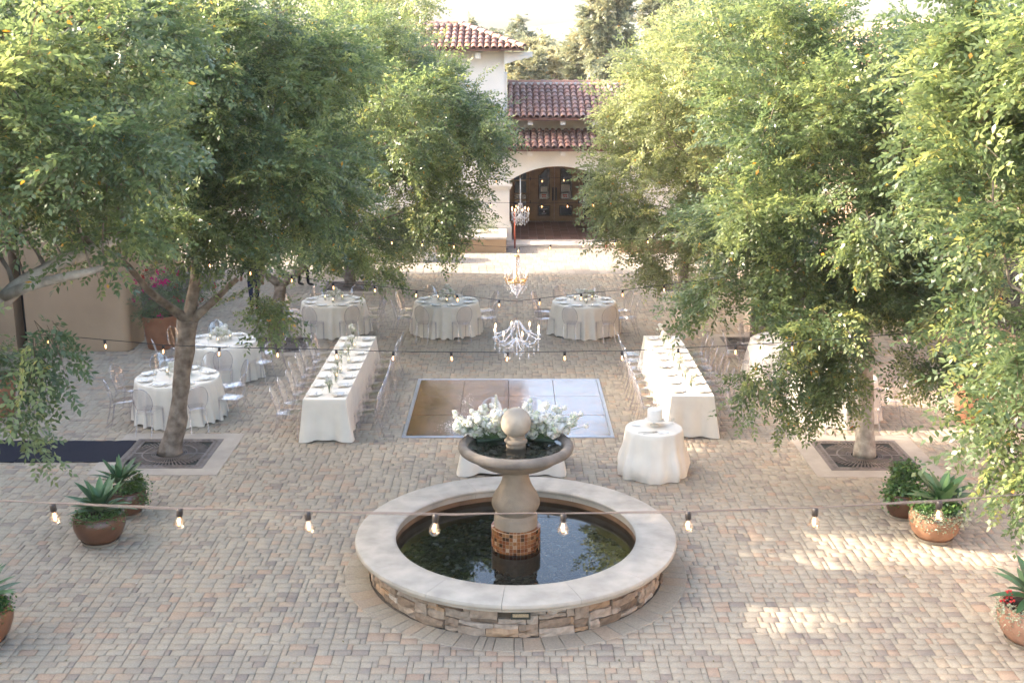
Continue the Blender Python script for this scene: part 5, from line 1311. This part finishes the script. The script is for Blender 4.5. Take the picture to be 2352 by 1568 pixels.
def string(label, pts, d, bulbs, cable='cable', r=.0045, two=False, sag_noise=.004, bs=1.0):
    w = [P(x, y, d) for x, y in pts]; t = thing('string_light', label, 'string lights', w[len(w) // 2], 0, 'strings of bulbs across the courtyard'); o = t.location
    fine = []
    for k in range(len(w) - 1):
        for q in range(6): fine.append(w[k].lerp(w[k + 1], q / 6) + Vector((0, 0, random.gauss(0, sag_noise * .3))))
    fine.append(w[-1])
    mb = MB(); mb.tube([p - o for p in fine], r, 6); mb.build('cable', M[cable], t, smooth=180)
    if two: mb = MB(); mb.tube([p - o + Vector((0, .02, -.012 + .004 * math.sin(k * .5))) for k, p in enumerate(fine)], r * .8, 6); mb.build('cable', M[cable], t, smooth=180)
    xs = [p[0] for p in pts]; ys = [p[1] for p in pts]
    for bx in bulbs:
        p = P(bx, float(np.interp(bx, xs, ys)), d) - o + Vector((0, 0, -.004)); rot = (random.gauss(0, .08), random.gauss(0, .08), random.random() * 6)
        b = place('bulb', BULB, t, p, rot, bs); place('socket', SOCK, b); place('filament', FIL, b)
    return t
string('nearest string of clear bulbs, blurred, crossing in front of the fountain', [(-420, 1108), (-150, 1135), (0, 1149), (120, 1155), (413, 1166), (706, 1174), (1001, 1179), (1294, 1178), (1581, 1173), (1873, 1165), (2158, 1149), (2352, 1135), (2800, 1095)], 5.6, [120, 413, 706, 1001, 1294, 1581, 1873, 2158], 'cable_sunlit', .003, True)
string('string of glowing bulbs crossing above the dance floor and left trunk', [(60, 765), (240, 780), (375, 792), (504, 797), (640, 800), (772, 803), (904, 807), (1036, 808), (1167, 809), (1297, 807), (1428, 806), (1558, 800), (1690, 793), (1900, 780), (2250, 752)], 12.5, [110, 240, 375, 504, 637, 772, 904, 1036, 1167, 1297, 1428, 1558, 1690, 1820, 2080])
string('V-shaped string of bulbs carrying the large crystal chandelier', [(400, 585), (640, 628), (770, 650), (860, 656), (957, 667), (1050, 677), (1147, 689), (1187, 692), (1240, 685), (1335, 674), (1430, 666), (1510, 656), (1700, 632)], 17.2, [480, 575, 670, 765, 860, 957, 1050, 1147, 1240, 1335, 1430, 1525])
string('string of bulbs carrying the gold chandelier before the porch step', [(820, 545), (1042, 558), (1118, 565), (1187, 568), (1263, 562), (1339, 556), (1413, 551), (1488, 547), (1650, 535)], 22.3, [900, 970, 1042, 1192, 1265, 1339, 1413, 1488])
string('faint string of bulbs hanging across the arch just below the door handles', [(1000, 462), (1126, 465), (1244, 467), (1304, 466), (1500, 460)], 25.6, [1126, 1185, 1244, 1304, 1363])
string('faint upper string across the arch carrying the white chandelier', [(1050, 409), (1193, 411), (1245, 410), (1295, 408), (1345, 405), (1500, 395)], 31, [1140, 1245, 1295, 1345])
string('short string of bulbs along the lower porch eave', [(1140, 352), (1191, 351), (1234, 351), (1277, 350), (1319, 350), (1400, 349)], 41.4, [1191, 1234, 1277, 1319, 1361])
M['crystal'] = clear_mat('cut_crystal', (.93, .93, .95), .08, 1.6, 1, .42)
M['crystal_w'] = mat('milky_crystal', (.72, .70, .70), .15, .05, 40, spec=.8)
M['gold'] = mat('gilt_metal', (.62, .36, .11), .28, .1, 20, metal=.85)
M['flame2'] = emit_mat('candle_bulb', (1, .55, .25), 2.2)
BEAD = {}
def beads(mb, pts, r, n):
    pts = [Vector(p) for p in pts]; L = [0]
    for k in range(len(pts) - 1): L.append(L[-1] + (pts[k + 1] - pts[k]).length)
    for q in range(n):
        s = L[-1] * q / max(n - 1, 1); k = max(i for i in range(len(pts)) if L[i] <= s + 1e-9); k = min(k, len(pts) - 2)
        f = (s - L[k]) / max(L[k + 1] - L[k], 1e-9); mb.ball(pts[k].lerp(pts[k + 1], f), r, 5, 4)
def chandelier(label, top, Rr, drop, narm, mk, crown, swag, metal, wire_from, basket=False):
    t = thing('chandelier', label, 'chandelier', top, 0, 'chandeliers hung from the string lights')
    w = Vector(wire_from) - Vector(top)
    mb = MB(); mb.tube([w, w * .5 + Vector((.004, 0, 0)), (0, 0, 0)], .003 if metal != 'crystal_w' else .014, 5); mb.build('cord', M['cable'] if metal != 'crystal_w' else M['crystal_w'], t)
    za = -drop * .62                                   # level of the arms' cups
    mb = MB(); mb.lathe([(.012, 0), (.03, -.02), (.012, -.05), (.012, za * .8), (.035, za * .9), (.05, za), (.03, za - .05), (.012, za - .09), (0, za - .1)], 12, cap=False); mb.f = [tuple(reversed(f)) for f in mb.f]; mb.build('stem', M[metal], t, smooth=60)
    mb = MB(); mb.lathe([(crown, -.01), (crown * 1.15, -.03), (crown, -.045)], 16, cap=False); mb.build('crown_ring', M[metal], t, smooth=60)
    for k in range(narm):
        a = 2 * PI * (k + .3) / narm; c, s = math.cos(a), math.sin(a); q = Rr * (1 if k % 2 else .9)
        pts = [(c * r_, s * r_, z) for r_, z in ((.03, za + .03), (q * .3, za - .02), (q * .55, za - .07), (q * .8, za - .05), (q * .95, za + .02), (q, za + .06))]
        mb = MB(); mb.tube(pts, .008, 6); mb.lathe([(.004, .055), (.03, .065), (.036, .075), (.03, .07), (.01, .062)], 10, (c * q, s * q, za), cap=False); ar = mb.build('arm', M[metal], t, smooth=70)
        mb = MB(); mb.lathe([(.010, .07), (.010, .15), (0, .152)], 8, (c * q, s * q, za), cap=False); mb.build('candle', M['wax'], ar, smooth=50)
        mb = MB(); mb.lathe([(.004, .15), (.0125, .168), (.014, .18), (.007, .205), (0, .222)], 8, (c * q, s * q, za), cap=False); mb.build('flame_bulb', M['flame2'], ar, smooth=80)
        mb = MB(); beads(mb, [(c * crown, s * crown, -.03), (c * q * .45, s * q * .45, za * .55), (c * q * .93, s * q * .93, za + .06)], .0115, swag); 
        a2 = a + 2 * PI / narm; c2, s2 = math.cos(a2), math.sin(a2)
        beads(mb, [(c * q, s * q, za + .06), ((c + c2) * q * .46, (s + s2) * q * .46, za - .02), (c2 * q, s2 * q, za + .06)], .008, 9)
        mb.build('bead_strand', M[mk], t, smooth=180, kind='stuff')
        mb = MB()
        for (r_, z0, n_) in ((q, za + .05, 5), (q * .55, za - .08, 5), (q * .8, za - .06, 3)):
            beads(mb, [(c * r_, s * r_, z0), (c * r_, s * r_, z0 - .026 * n_)], .008, n_); mb.ball((c * r_, s * r_, z0 - .026 * n_ - .022), .014, 6, 5, sq=(1, 1, 1.7))
        mb.build('crystal_drop', M[mk], t, smooth=180, kind='stuff')
    mb = MB()
    if basket:
        for j in range(7):
            rr = Rr * .72 * (1 - j / 7.5); z = za - .03 - j * .04
            for k in range(20): a = 2 * PI * (k + .5 * (j % 2)) / 20; mb.ball((rr * math.cos(a), rr * math.sin(a), z), .0165, 6, 4)
        for k in range(10):
            a = 2 * PI * k / 10; beads(mb, [(crown * math.cos(a), crown * math.sin(a), -.03), (crown * .9 * math.cos(a), crown * .9 * math.sin(a), za * .5), (crown * 1.5 * math.cos(a), crown * 1.5 * math.sin(a), za)], .011, 26)
    beads(mb, [(0, 0, za - .1), (0, 0, -drop)], .012, 8); mb.ball((0, 0, -drop - .02), .026, 8, 6)
    for k in range(8):
        a = 2 * PI * k / 8; r_ = .1; beads(mb, [(r_ * math.cos(a), r_ * math.sin(a), za - .04), (r_ * math.cos(a), r_ * math.sin(a), za - .04 - (drop + za) * .6)], .010, 7)
    mb.build('centre_drops', M[mk], t, smooth=180, kind='stuff')
    if basket: mb = MB(); mb.lathe([(Rr * .7, za + .01), (Rr * .76, za - .005), (Rr * .7, za - .02)], 28, cap=False); mb.build('gilt_band', M['gold'], t, smooth=60)
chandelier('large clear crystal chandelier with lit candle bulbs above the dance floor', P(1187, 735, 17.2), .37, .50, 8, 'crystal', .05, 22, 'crystal', P(1187, 692, 17.2))
chandelier('gilt chandelier with candle arms and crystal basket below', P(1187, 586, 22.3), .235, .80, 6, 'crystal', .05, 16, 'gold', P(1187, 568, 22.3), True)
chandelier('white chandelier with small candle bulbs hanging in the arch on a pale cord', P(1195, 466, 31), .25, .55, 8, 'crystal_w', .05, 9, 'crystal_w', P(1195, 411, 31))

# ================================================================ pots and shrubs
M['agave'] = tint_mat('agave_leaf', [(0, (.035, .085, .04)), (.5, (.07, .15, .06)), (.85, (.13, .22, .09)), (1, (.25, .33, .16))], .45, .1, 20, .4, .2, 14)
M['succ'] = leaf_mat('succulent_leaf', (.03, .08, .02), (.065, .14, .035), (.16, .22, .06), .15, .4)
M['succ_p'] = leaf_mat('pale_sedum_leaf', (.14, .19, .10), (.24, .28, .17), (.42, .42, .30), .15, .5)
M['magenta'] = mat('magenta_bract', (.45, .02, .14), .6, .2, 20)
M['red'] = mat('red_flower', (.45, .035, .03), .6, .2, 20)
M['soil'] = mat('dark_soil', (.04, .028, .02), .95, .3, 30)
M['aeon'] = tint_mat('aeonium_leaf', [(0, (.05, .11, .02)), (.5, (.10, .18, .04)), (1, (.22, .26, .07))], .4, .1, 20)
prg = random.Random(77)
def lance(L, W, curve, t):
    mb = MB(); n = 6; vs = []
    for k in range(n + 1):
        u = k / n; w = W * (math.sin(PI * min(1, u * .8 + .18)) ** .8) * (1 if u < .97 else .05); z = curve * u * u
        for s in (-1, 0, 1): vs.append((L * u, s * w, z + (0 if s == 0 else .35 * w)))
    fs = []
    for k in range(n):
        for s in range(2): a = k * 3 + s; fs.append((a, a + 3, a + 4, a + 1))
    mb.add(vs, fs, t); return mb.mesh('leaf', M['agave'], 60)
LANCE = [lance(1, .13, c, t) for c, t in ((-.25, .2), (-.1, .45), (-.4, .6), (.05, .8), (-.3, .35))]
def rosette(parent, c, L, n, up0=1.35, up1=.15, wide=1.0, mats=None):
    rs = place('agave', None, parent, c)
    for k in range(n):
        u = k / (n - 1); el = up0 + (up1 - up0) * u + prg.gauss(0, .08); az = k * 2.39996 + prg.gauss(0, .1); s = L * (.55 + .45 * math.sin(PI * min(1, .25 + u * .6)))
        place('leaf', prg.choice(LANCE), rs, (0, 0, 0), (0, -el, az), (s, s * wide, s))
def aeonium(parent, c, r, tilt):
    mb = MB(); c = Vector(c)
    for k in range(26):
        u = k / 25; el = 1.3 - 1.15 * u; az = k * 2.4; d = Vector((math.cos(az) * math.cos(el), math.sin(az) * math.cos(el), math.sin(el))); w = Vector((-math.sin(az), math.cos(az), 0)); L = r * (.45 + .55 * u)
        mb.add([d * L * .15, d * L * .75 + w * L * .24, d * L, d * L * .75 - w * L * .24], [(0, 1, 2, 3)], 1 - u * .8)
    mb.build('succulent_rosette', M['aeon'], parent, loc=c, rot=(tilt[0], tilt[1], prg.random() * 6))
def fluff(parent, name, pts, m, n, size, spread, hang=0, tmean=.5, kind='stuff'):
    V, T = [], []
    for k in range(n):
        c = Vector(prg.choice(pts)) + Vector((prg.gauss(0, spread), prg.gauss(0, spread), prg.gauss(0, spread * .7) - hang * prg.random() ** 2))
        d = Vector((prg.gauss(0, 1), prg.gauss(0, 1), prg.gauss(-.1, .7))).normalized(); u = d.orthogonal().normalized(); u = Matrix.Rotation(prg.random() * 6.3, 3, d) @ u; w = d.cross(u); s = size * prg.uniform(.6, 1.25)
        V += [c, c + d * s * .5 + u * s * .4, c + d * s, c + d * s * .5 - u * s * .4]; T.append(min(.92, max(.12, prg.gauss(tmean, .16))))
    me = np_mesh(name, np.array([tuple(v) for v in V]), np.arange(len(V)).reshape(-1, 4), np.array(T), m); return place(name, me, parent, kind=kind)
def pot_body(t, r, h, m, flat=False, saucer=True):
    if flat: prof = [(0, .0), (r * .70, 0), (r * .74, .02), (r * .93, h * .86), (r * 1.0, h * .87), (r * 1.02, h), (r * .93, h), (r * .9, h * .9), (0, h * .88)]
    else: prof = [(0, .03), (r * .60, .03), (r * .66, .05), (r * .86, h * .30), (r * .98, h * .58), (r, h * .72), (r * .96, h * .86), (r * .90, h * .94), (r * .95, h * .965), (r * .95, h), (r * .86, h), (r * .82, h * .9), (0, h * .87)]
    mb = MB(); mb.lathe(prof, 40, cap=False); mb.build('pot', m, t, smooth=50)
    mb = MB(); mb.lathe([(0, h * .9), (r * .84, h * .9)], 24, cap=False); mb.f = [tuple(reversed(f)) for f in mb.f]; mb.build('soil', M['soil'], t)
    if saucer: mb = MB(); mb.lathe([(0, .004), (r * .69, .004), (r * .74, .05), (r * .71, .05), (r * .66, .022), (0, .02)], 32, cap=False); mb.build('saucer', mat('clay_saucer', (.23, .19, .14), .8, .2, 10), t, smooth=40)
def rim_pts(r, h, n=26, a0=0, a1=2 * PI): return [(r * math.cos(a0 + (a1 - a0) * k / n), r * math.sin(a0 + (a1 - a0) * k / n), h) for k in range(n)]
GP = 'potted succulents at the edges of the courtyard'
t = thing('potted_plant', 'large brown glazed pot of agave and succulents near the left tree grate', 'potted plant', (-5.77, 15.25, 0), 0, GP); pot_body(t, .36, .44, M['glaze'])
rosette(t, (.04, -.04, .46), .54, 28); fluff(t, 'trailing_succulent', rim_pts(.30, .44, 20, -2.6, .3), M['succ'], 900, .035, .035, .12, .45); fluff(t, 'ground_cover', rim_pts(.22, .46), M['succ'], 500, .035, .05, .02, .5)
for q in range(4): aeonium(t, (-.25 + .06 * q, .05 + .07 * q, .5 + .03 * q), .11, (.3, -.5))
t = thing('potted_plant', 'smaller dark pot of variegated agave and bushy greens behind the left glazed pot', 'potted plant', (-5.72, 16.25, 0), 0, GP); pot_body(t, .30, .40, M['glaze'])
rosette(t, (-.06, -.02, .48), .48, 22, 1.35, .4, .7); fluff(t, 'bushy_greens', [(.12, -.05, .48), (.2, 0, .42), (.05, -.1, .45), (.24, -.1, .34), (.16, .1, .5)], M['succ'], 1500, .035, .075, .1, .5)
for q in range(5): aeonium(t, (.16 + .05 * (q % 3), .02 - .05 * q, .62 - .04 * q), .12, (0, .5))
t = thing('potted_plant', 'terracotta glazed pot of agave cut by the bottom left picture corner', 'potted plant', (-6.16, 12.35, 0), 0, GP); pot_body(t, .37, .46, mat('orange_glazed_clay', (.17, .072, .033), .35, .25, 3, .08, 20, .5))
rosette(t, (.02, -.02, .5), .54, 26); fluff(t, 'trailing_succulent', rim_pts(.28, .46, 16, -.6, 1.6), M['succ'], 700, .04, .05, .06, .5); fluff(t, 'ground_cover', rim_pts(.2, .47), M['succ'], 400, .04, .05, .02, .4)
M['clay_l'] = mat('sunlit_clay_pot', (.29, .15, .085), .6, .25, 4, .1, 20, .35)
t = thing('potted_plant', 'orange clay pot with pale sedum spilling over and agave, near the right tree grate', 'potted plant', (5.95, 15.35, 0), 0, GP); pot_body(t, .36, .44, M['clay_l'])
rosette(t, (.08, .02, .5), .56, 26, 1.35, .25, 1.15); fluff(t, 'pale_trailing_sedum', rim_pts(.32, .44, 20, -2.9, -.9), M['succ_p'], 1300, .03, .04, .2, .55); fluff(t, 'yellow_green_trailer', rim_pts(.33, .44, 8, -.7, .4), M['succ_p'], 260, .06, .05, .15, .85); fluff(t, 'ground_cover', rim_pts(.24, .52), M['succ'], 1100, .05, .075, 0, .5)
t = thing('potted_plant', 'darker pot of round leaved greens behind the right sedum pot', 'potted plant', (5.78, 16.15, 0), 0, GP); pot_body(t, .28, .40, M['glaze'])
fluff(t, 'bushy_greens', [(0, 0, .5), (-.14, -.05, .52), (.14, -.1, .46), (-.05, .05, .68), (-.2, -.1, .38), (.2, .05, .62), (.05, .1, .75)], M['succ'], 2600, .05, .085, .08, .5)
for q in range(7): aeonium(t, (-.2 + .07 * (q % 4), -.1 + .05 * q, .62 + .05 * (q % 3)), .12, (0, -.4))
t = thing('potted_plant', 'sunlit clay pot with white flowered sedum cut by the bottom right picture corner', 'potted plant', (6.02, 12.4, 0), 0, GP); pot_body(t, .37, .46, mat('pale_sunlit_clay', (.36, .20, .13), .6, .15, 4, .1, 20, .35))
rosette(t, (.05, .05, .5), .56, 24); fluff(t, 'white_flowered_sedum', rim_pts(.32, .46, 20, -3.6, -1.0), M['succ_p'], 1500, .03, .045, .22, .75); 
mb = MB()
for q in range(26): a = prg.uniform(2.3, 3.3); mb.ball((.26 * math.cos(a) + prg.gauss(0, .03), .26 * math.sin(a) + prg.gauss(0, .03), .53 + prg.gauss(0, .03)), .018, 5, 4)
mb.build('red_sedum_tips', M['red'], t, kind='stuff')
def shrub(label, loc, pts, n, name='shrub', m='leaf', leaf=None, flowers=0, fm='magenta', spread=.3, pot=None, sc_=.45, group=None, cat='shrub', strap=0):
    t = thing(name, label, cat, loc, 0, group); g = np.random.default_rng(prg.randint(1, 9999))
    if pot: pot_body(t, *pot)
    ctr = np.array(pts); ii = g.integers(0, len(ctr), n); O = ctr[ii] + g.normal(0, spread, (n, 3)) * [1, 1, .7]; O[:, 2] = np.maximum(O[:, 2], ctr[:, 2].min() - .25); d = O - ctr.mean(0) + [0, 0, .2]; d /= np.linalg.norm(d, axis=1, keepdims=True)
    me = spray_mesh('foliage', O - d * .15, d, sc_ * g.uniform(.7, 1.2, n), np.clip(g.normal(.4, .12, n), .12, .85), SPR_F, M[m], g=g); place('foliage', me, t, kind='stuff')
    mb = MB()
    for q in range(5): a = q * 1.26; mb.tube([(0, 0, max(0, ctr[:, 2].min() - .5)), (.1 * math.cos(a), .1 * math.sin(a), ctr[:, 2].min()), tuple(ctr[q % len(ctr)])], [.018, .014, .006], 5)
    mb.build('stems', M['bark'], t)
    for q in range(flowers):
        k = g.integers(0, n); p = Vector(O[k]) + Vector(d[k]) * .12; mb = MB()
        for j in range(6):
            e = Vector((g.normal(), g.normal(), g.normal())).normalized(); u = e.orthogonal().normalized(); w = e.cross(u); s = .045; o_ = p + Vector((g.normal(0, .03), g.normal(0, .03), g.normal(0, .03)))
            mb.add([o_, o_ + u * s + e * s * .4, o_ + e * s * 1.3, o_ + w * s + e * s * .4], [(0, 1, 2, 3)])
        mb.build('flower', M[fm], t)
    if strap:
        for q in range(strap): s = prg.uniform(.6, 1.0); place('leaf', prg.choice(LANCE), t, (prg.gauss(0, .05), prg.gauss(0, .05), ctr[:, 2].min()), (0, -prg.uniform(.7, 1.45), prg.random() * 6.3), (s, s * .8, s))
    return t
shrub('bougainvillea with magenta flowers in a large terracotta pot by the tan wall', (-8.15, 26.35, 0), [(0, 0, 1.15), (-.2, 0, 1.3), (.25, -.05, 1.0), (.1, .1, 1.5), (-.15, -.1, .95)], 150, 'bougainvillea', flowers=26, pot=(.41, .78, M['terra'], True, False), cat='potted plant', spread=.2)
shrub('terracotta pot with strappy green plant by the low right wall', (8.55, 20.7, 0), [(0, 0, 1.0), (.15, 0, 1.15), (-.15, 0, 1.05)], 70, 'potted_plant', pot=(.42, .78, M['terra'], True, False), cat='potted plant', spread=.16, strap=14)
shrub('terracotta pot with leafy plant at the left edge beyond the carpet', (-9.75, 21.2, 0), [(0, 0, 1.0), (.15, 0, 1.1)], 70, 'potted_plant', pot=(.40, .75, M['terra'], True, False), cat='potted plant', spread=.16)
shrub('red flowering shrub along the far left facade', (-8.9, 30.6, 0), [(0, 0, .6), (.5, .3, .8), (-.4, .5, 1.0), (.6, -.5, .5), (0, .8, 1.3)], 240, 'flowering_shrub', flowers=34, fm='red', spread=.33, group='flowering shrubs along the facades')
shrub('pink flowering shrub against the right rose facade', (9.6, 27.6, 0), [(0, 0, .7), (.2, .8, .9), (-.2, -.7, .7), (.2, .2, 1.5), (.3, -.6, 1.6)], 240, 'flowering_shrub', flowers=26, spread=.36, group='flowering shrubs along the facades')
shrub('green shrub in the planter left of the arch', (-1.6, 40.4, .5), [(0, 0, .3), (.7, .1, .35), (-.8, .1, .35), (-1.5, 0, .3)], 170, 'shrub', spread=.28, group='shrubs in the porch planters')
shrub('green shrub with red flowers in the planter right of the arch', (4.9, 40.4, .5), [(0, 0, .3), (.7, .1, .35), (-.8, .1, .3), (1.6, 0, .3)], 170, 'shrub', flowers=12, fm='red', spread=.28, group='shrubs in the porch planters')

# ================================================================ people by the left facade
def person(label, loc, rz, h, cols, arms=((.3, .1), (.3, .1)), stride=.1, hair_long=False):
    """cols = top, bottom, skin, hair, shoe"""
    k = h / 1.75; t = thing('person', label, 'person', loc, rz, 'people standing by the left facade')
    J = {}; E = []
    def j(n, p, r, par=None, r2=None):
        J[n] = (Vector(p) * k, r * k, (r2 or r) * k, len(J))
        if par: E.append((J[par][3], J[n][3]))
    j('pelvis', (0, 0, .96), .145, None, .11); j('waist', (0, .0, 1.10), .128, 'pelvis', .095); j('chest', (0, 0, 1.30), .155, 'waist', .105); j('upper', (0, 0, 1.42), .12, 'chest', .085); j('neck', (0, .0, 1.50), .052, 'upper'); j('chin', (0, .02, 1.57), .066, 'neck', .072); j('head', (0, .02, 1.65), .078, 'chin', .095); j('top', (0, .01, 1.72), .055, 'head', .065)
    for s, n in ((-1, 'l'), (1, 'r')):
        f = stride * s; ab, fw = arms[0 if s < 0 else 1]
        j('hip' + n, (.095 * s, 0, .90), .092, 'pelvis'); j('knee' + n, (.10 * s, f * .6 + .02, .50), .06, 'hip' + n); j('ankle' + n, (.105 * s, f, .09), .042, 'knee' + n); j('toe' + n, (.12 * s, f + .17, .035), .035, 'ankle' + n, .04)
        j('sh' + n, (.185 * s, 0, 1.41), .062, 'upper'); el = Vector((.185 * s + ab * .28 * s, fw * .2, 1.41 - .28)); j('el' + n, el, .045, 'sh' + n)
        wr = el + Vector((.02 * s, .1 + fw * .35, -.23 + fw * .25)); j('wr' + n, wr, .031, 'el' + n); j('hd' + n, wr + Vector((0, .05, -.07)), .036, 'wr' + n, .02)
        for q in range(4): j('f%d%s' % (q, n), wr + Vector(((q - 1.5) * .02, .08 + .01 * (q in (1, 2)), -.15 - .012 * (q in (1, 2)))), .0095, 'hd' + n)
        j('th' + n, wr + Vector((-.045 * s, .07, -.09)), .010, 'hd' + n)
    me = bpy.data.meshes.new('body'); me.from_pydata([tuple(v[0]) for v in J.values()], E, []); o = bpy.data.objects.new('body', me); col.objects.link(o)
    md = o.modifiers.new('skin', 'SKIN'); md.use_smooth_shade = True; sv = me.skin_vertices[0].data
    for v in J.values(): sv[v[3]].radius = (v[1], v[2])
    sv[0].use_root = True; o.modifiers.new('sub', 'SUBSURF').levels = 1
    dg = bpy.context.evaluated_depsgraph_get(); m2 = bpy.data.meshes.new_from_object(o.evaluated_get(dg)); bpy.data.objects.remove(o)
    names = list(J); cs = np.array([tuple(v[0]) for v in J.values()]); m2.materials.clear()
    for c in cols[:3] + cols[4:5]: m2.materials.append(c)
    for p in m2.polygons:
        d = cs - np.array(p.center); n = names[int((d * d).sum(1).argmin())]
        p.material_index = 2 if n[:2] in ('ne', 'ch', 'he', 'to') and n not in ('chest', 'toel', 'toer') or n[:2] in ('hd', 'f0', 'f1', 'f2', 'f3', 'th', 'wr') else 3 if n.startswith(('toe', 'ankle')) else 1 if n.startswith(('hip', 'knee', 'pelvis')) else 0
    m2.shade_smooth(); m2.name = 'body'; place('body', m2, t)
    mb = MB(); c = Vector((0, .0, 1.675)) * k
    mb.ball(c + Vector((0, -.018, .012)) * k, .098 * k, 14, 9, sq=(.86, 1, .92))
    if hair_long: mb.ball(c + Vector((0, -.05, -.1)) * k, .075 * k, 10, 7, sq=(1.05, .7, 1.6))
    mb.build('hair', cols[3], t, smooth=180)
    mb = MB(); mb.ball(Vector((0, .108, 1.625)) * k, .016 * k, 6, 5, sq=(.8, 1, 1.4)); mb.build('nose', cols[2], t, smooth=180)
    for s in (-1, 1): mb = MB(); mb.ball(Vector((.032 * s, .09, 1.655)) * k, .011 * k, 6, 5); mb.build('eye', M['iron'], t)
    for s in (-1, 1): mb = MB(); mb.ball(Vector((.08 * s, .01, 1.64)) * k, .02 * k, 6, 5, sq=(.5, .8, 1.4)); mb.build('ear', cols[2], t, smooth=180)
    mb = MB(); mb.box((-.022 * k, .092 * k, 1.588 * k), (.022 * k, .1 * k, 1.596 * k)); mb.build('mouth', M['redink'], t)
    return t
C = lambda n, c: mat(n, c, .85, .1, 8)
skin1, skin2, skin3 = C('skin', (.50, .29, .20)), C('tan_skin', (.36, .20, .13)), C('pale_skin', (.55, .34, .26))
hairb, hairk, hairy = C('brown_hair', (.06, .035, .02)), C('black_hair', (.015, .012, .01)), C('blond_hair', (.28, .19, .09))
lav, navy, black, khaki, blue = C('lavender_shirt', (.40, .43, .66)), C('navy_cloth', (.02, .025, .06)), C('black_cloth', (.012, .012, .014)), C('khaki_cloth', (.42, .34, .24)), C('pale_blue_shirt', (.45, .52, .66))
person('person in lavender shirt and navy trousers standing behind the left branches', (-7.75, 35.0, 0), 2.6, 1.78, [lav, navy, skin1, hairb, black], ((.2, .5), (.3, .2)))
person('person in pale blue shirt and khaki trousers beside the lavender shirt', (-7.15, 35.3, 0), -1.9, 1.72, [blue, khaki, skin3, hairy, black], ((.2, .2), (.4, .6)), hair_long=True)
person('person all in black standing left of the bar tables', (-6.1, 33.6, 0), -.9, 1.75, [black, black, skin2, hairk, black], ((.2, .1), (.2, .4)))
person('person in black with one arm raised forward, nearer the bar tables', (-5.35, 35.4, 0), 1.7, 1.70, [black, black, skin1, hairb, black], ((.2, .7), (.3, .1)), hair_long=True)
person('person in navy walking beside the leaning left tree trunk', (-6.75, 30.0, 0), .4, 1.74, [navy, navy, skin2, hairk, black], ((.2, .3), (.2, -.1)), .2)
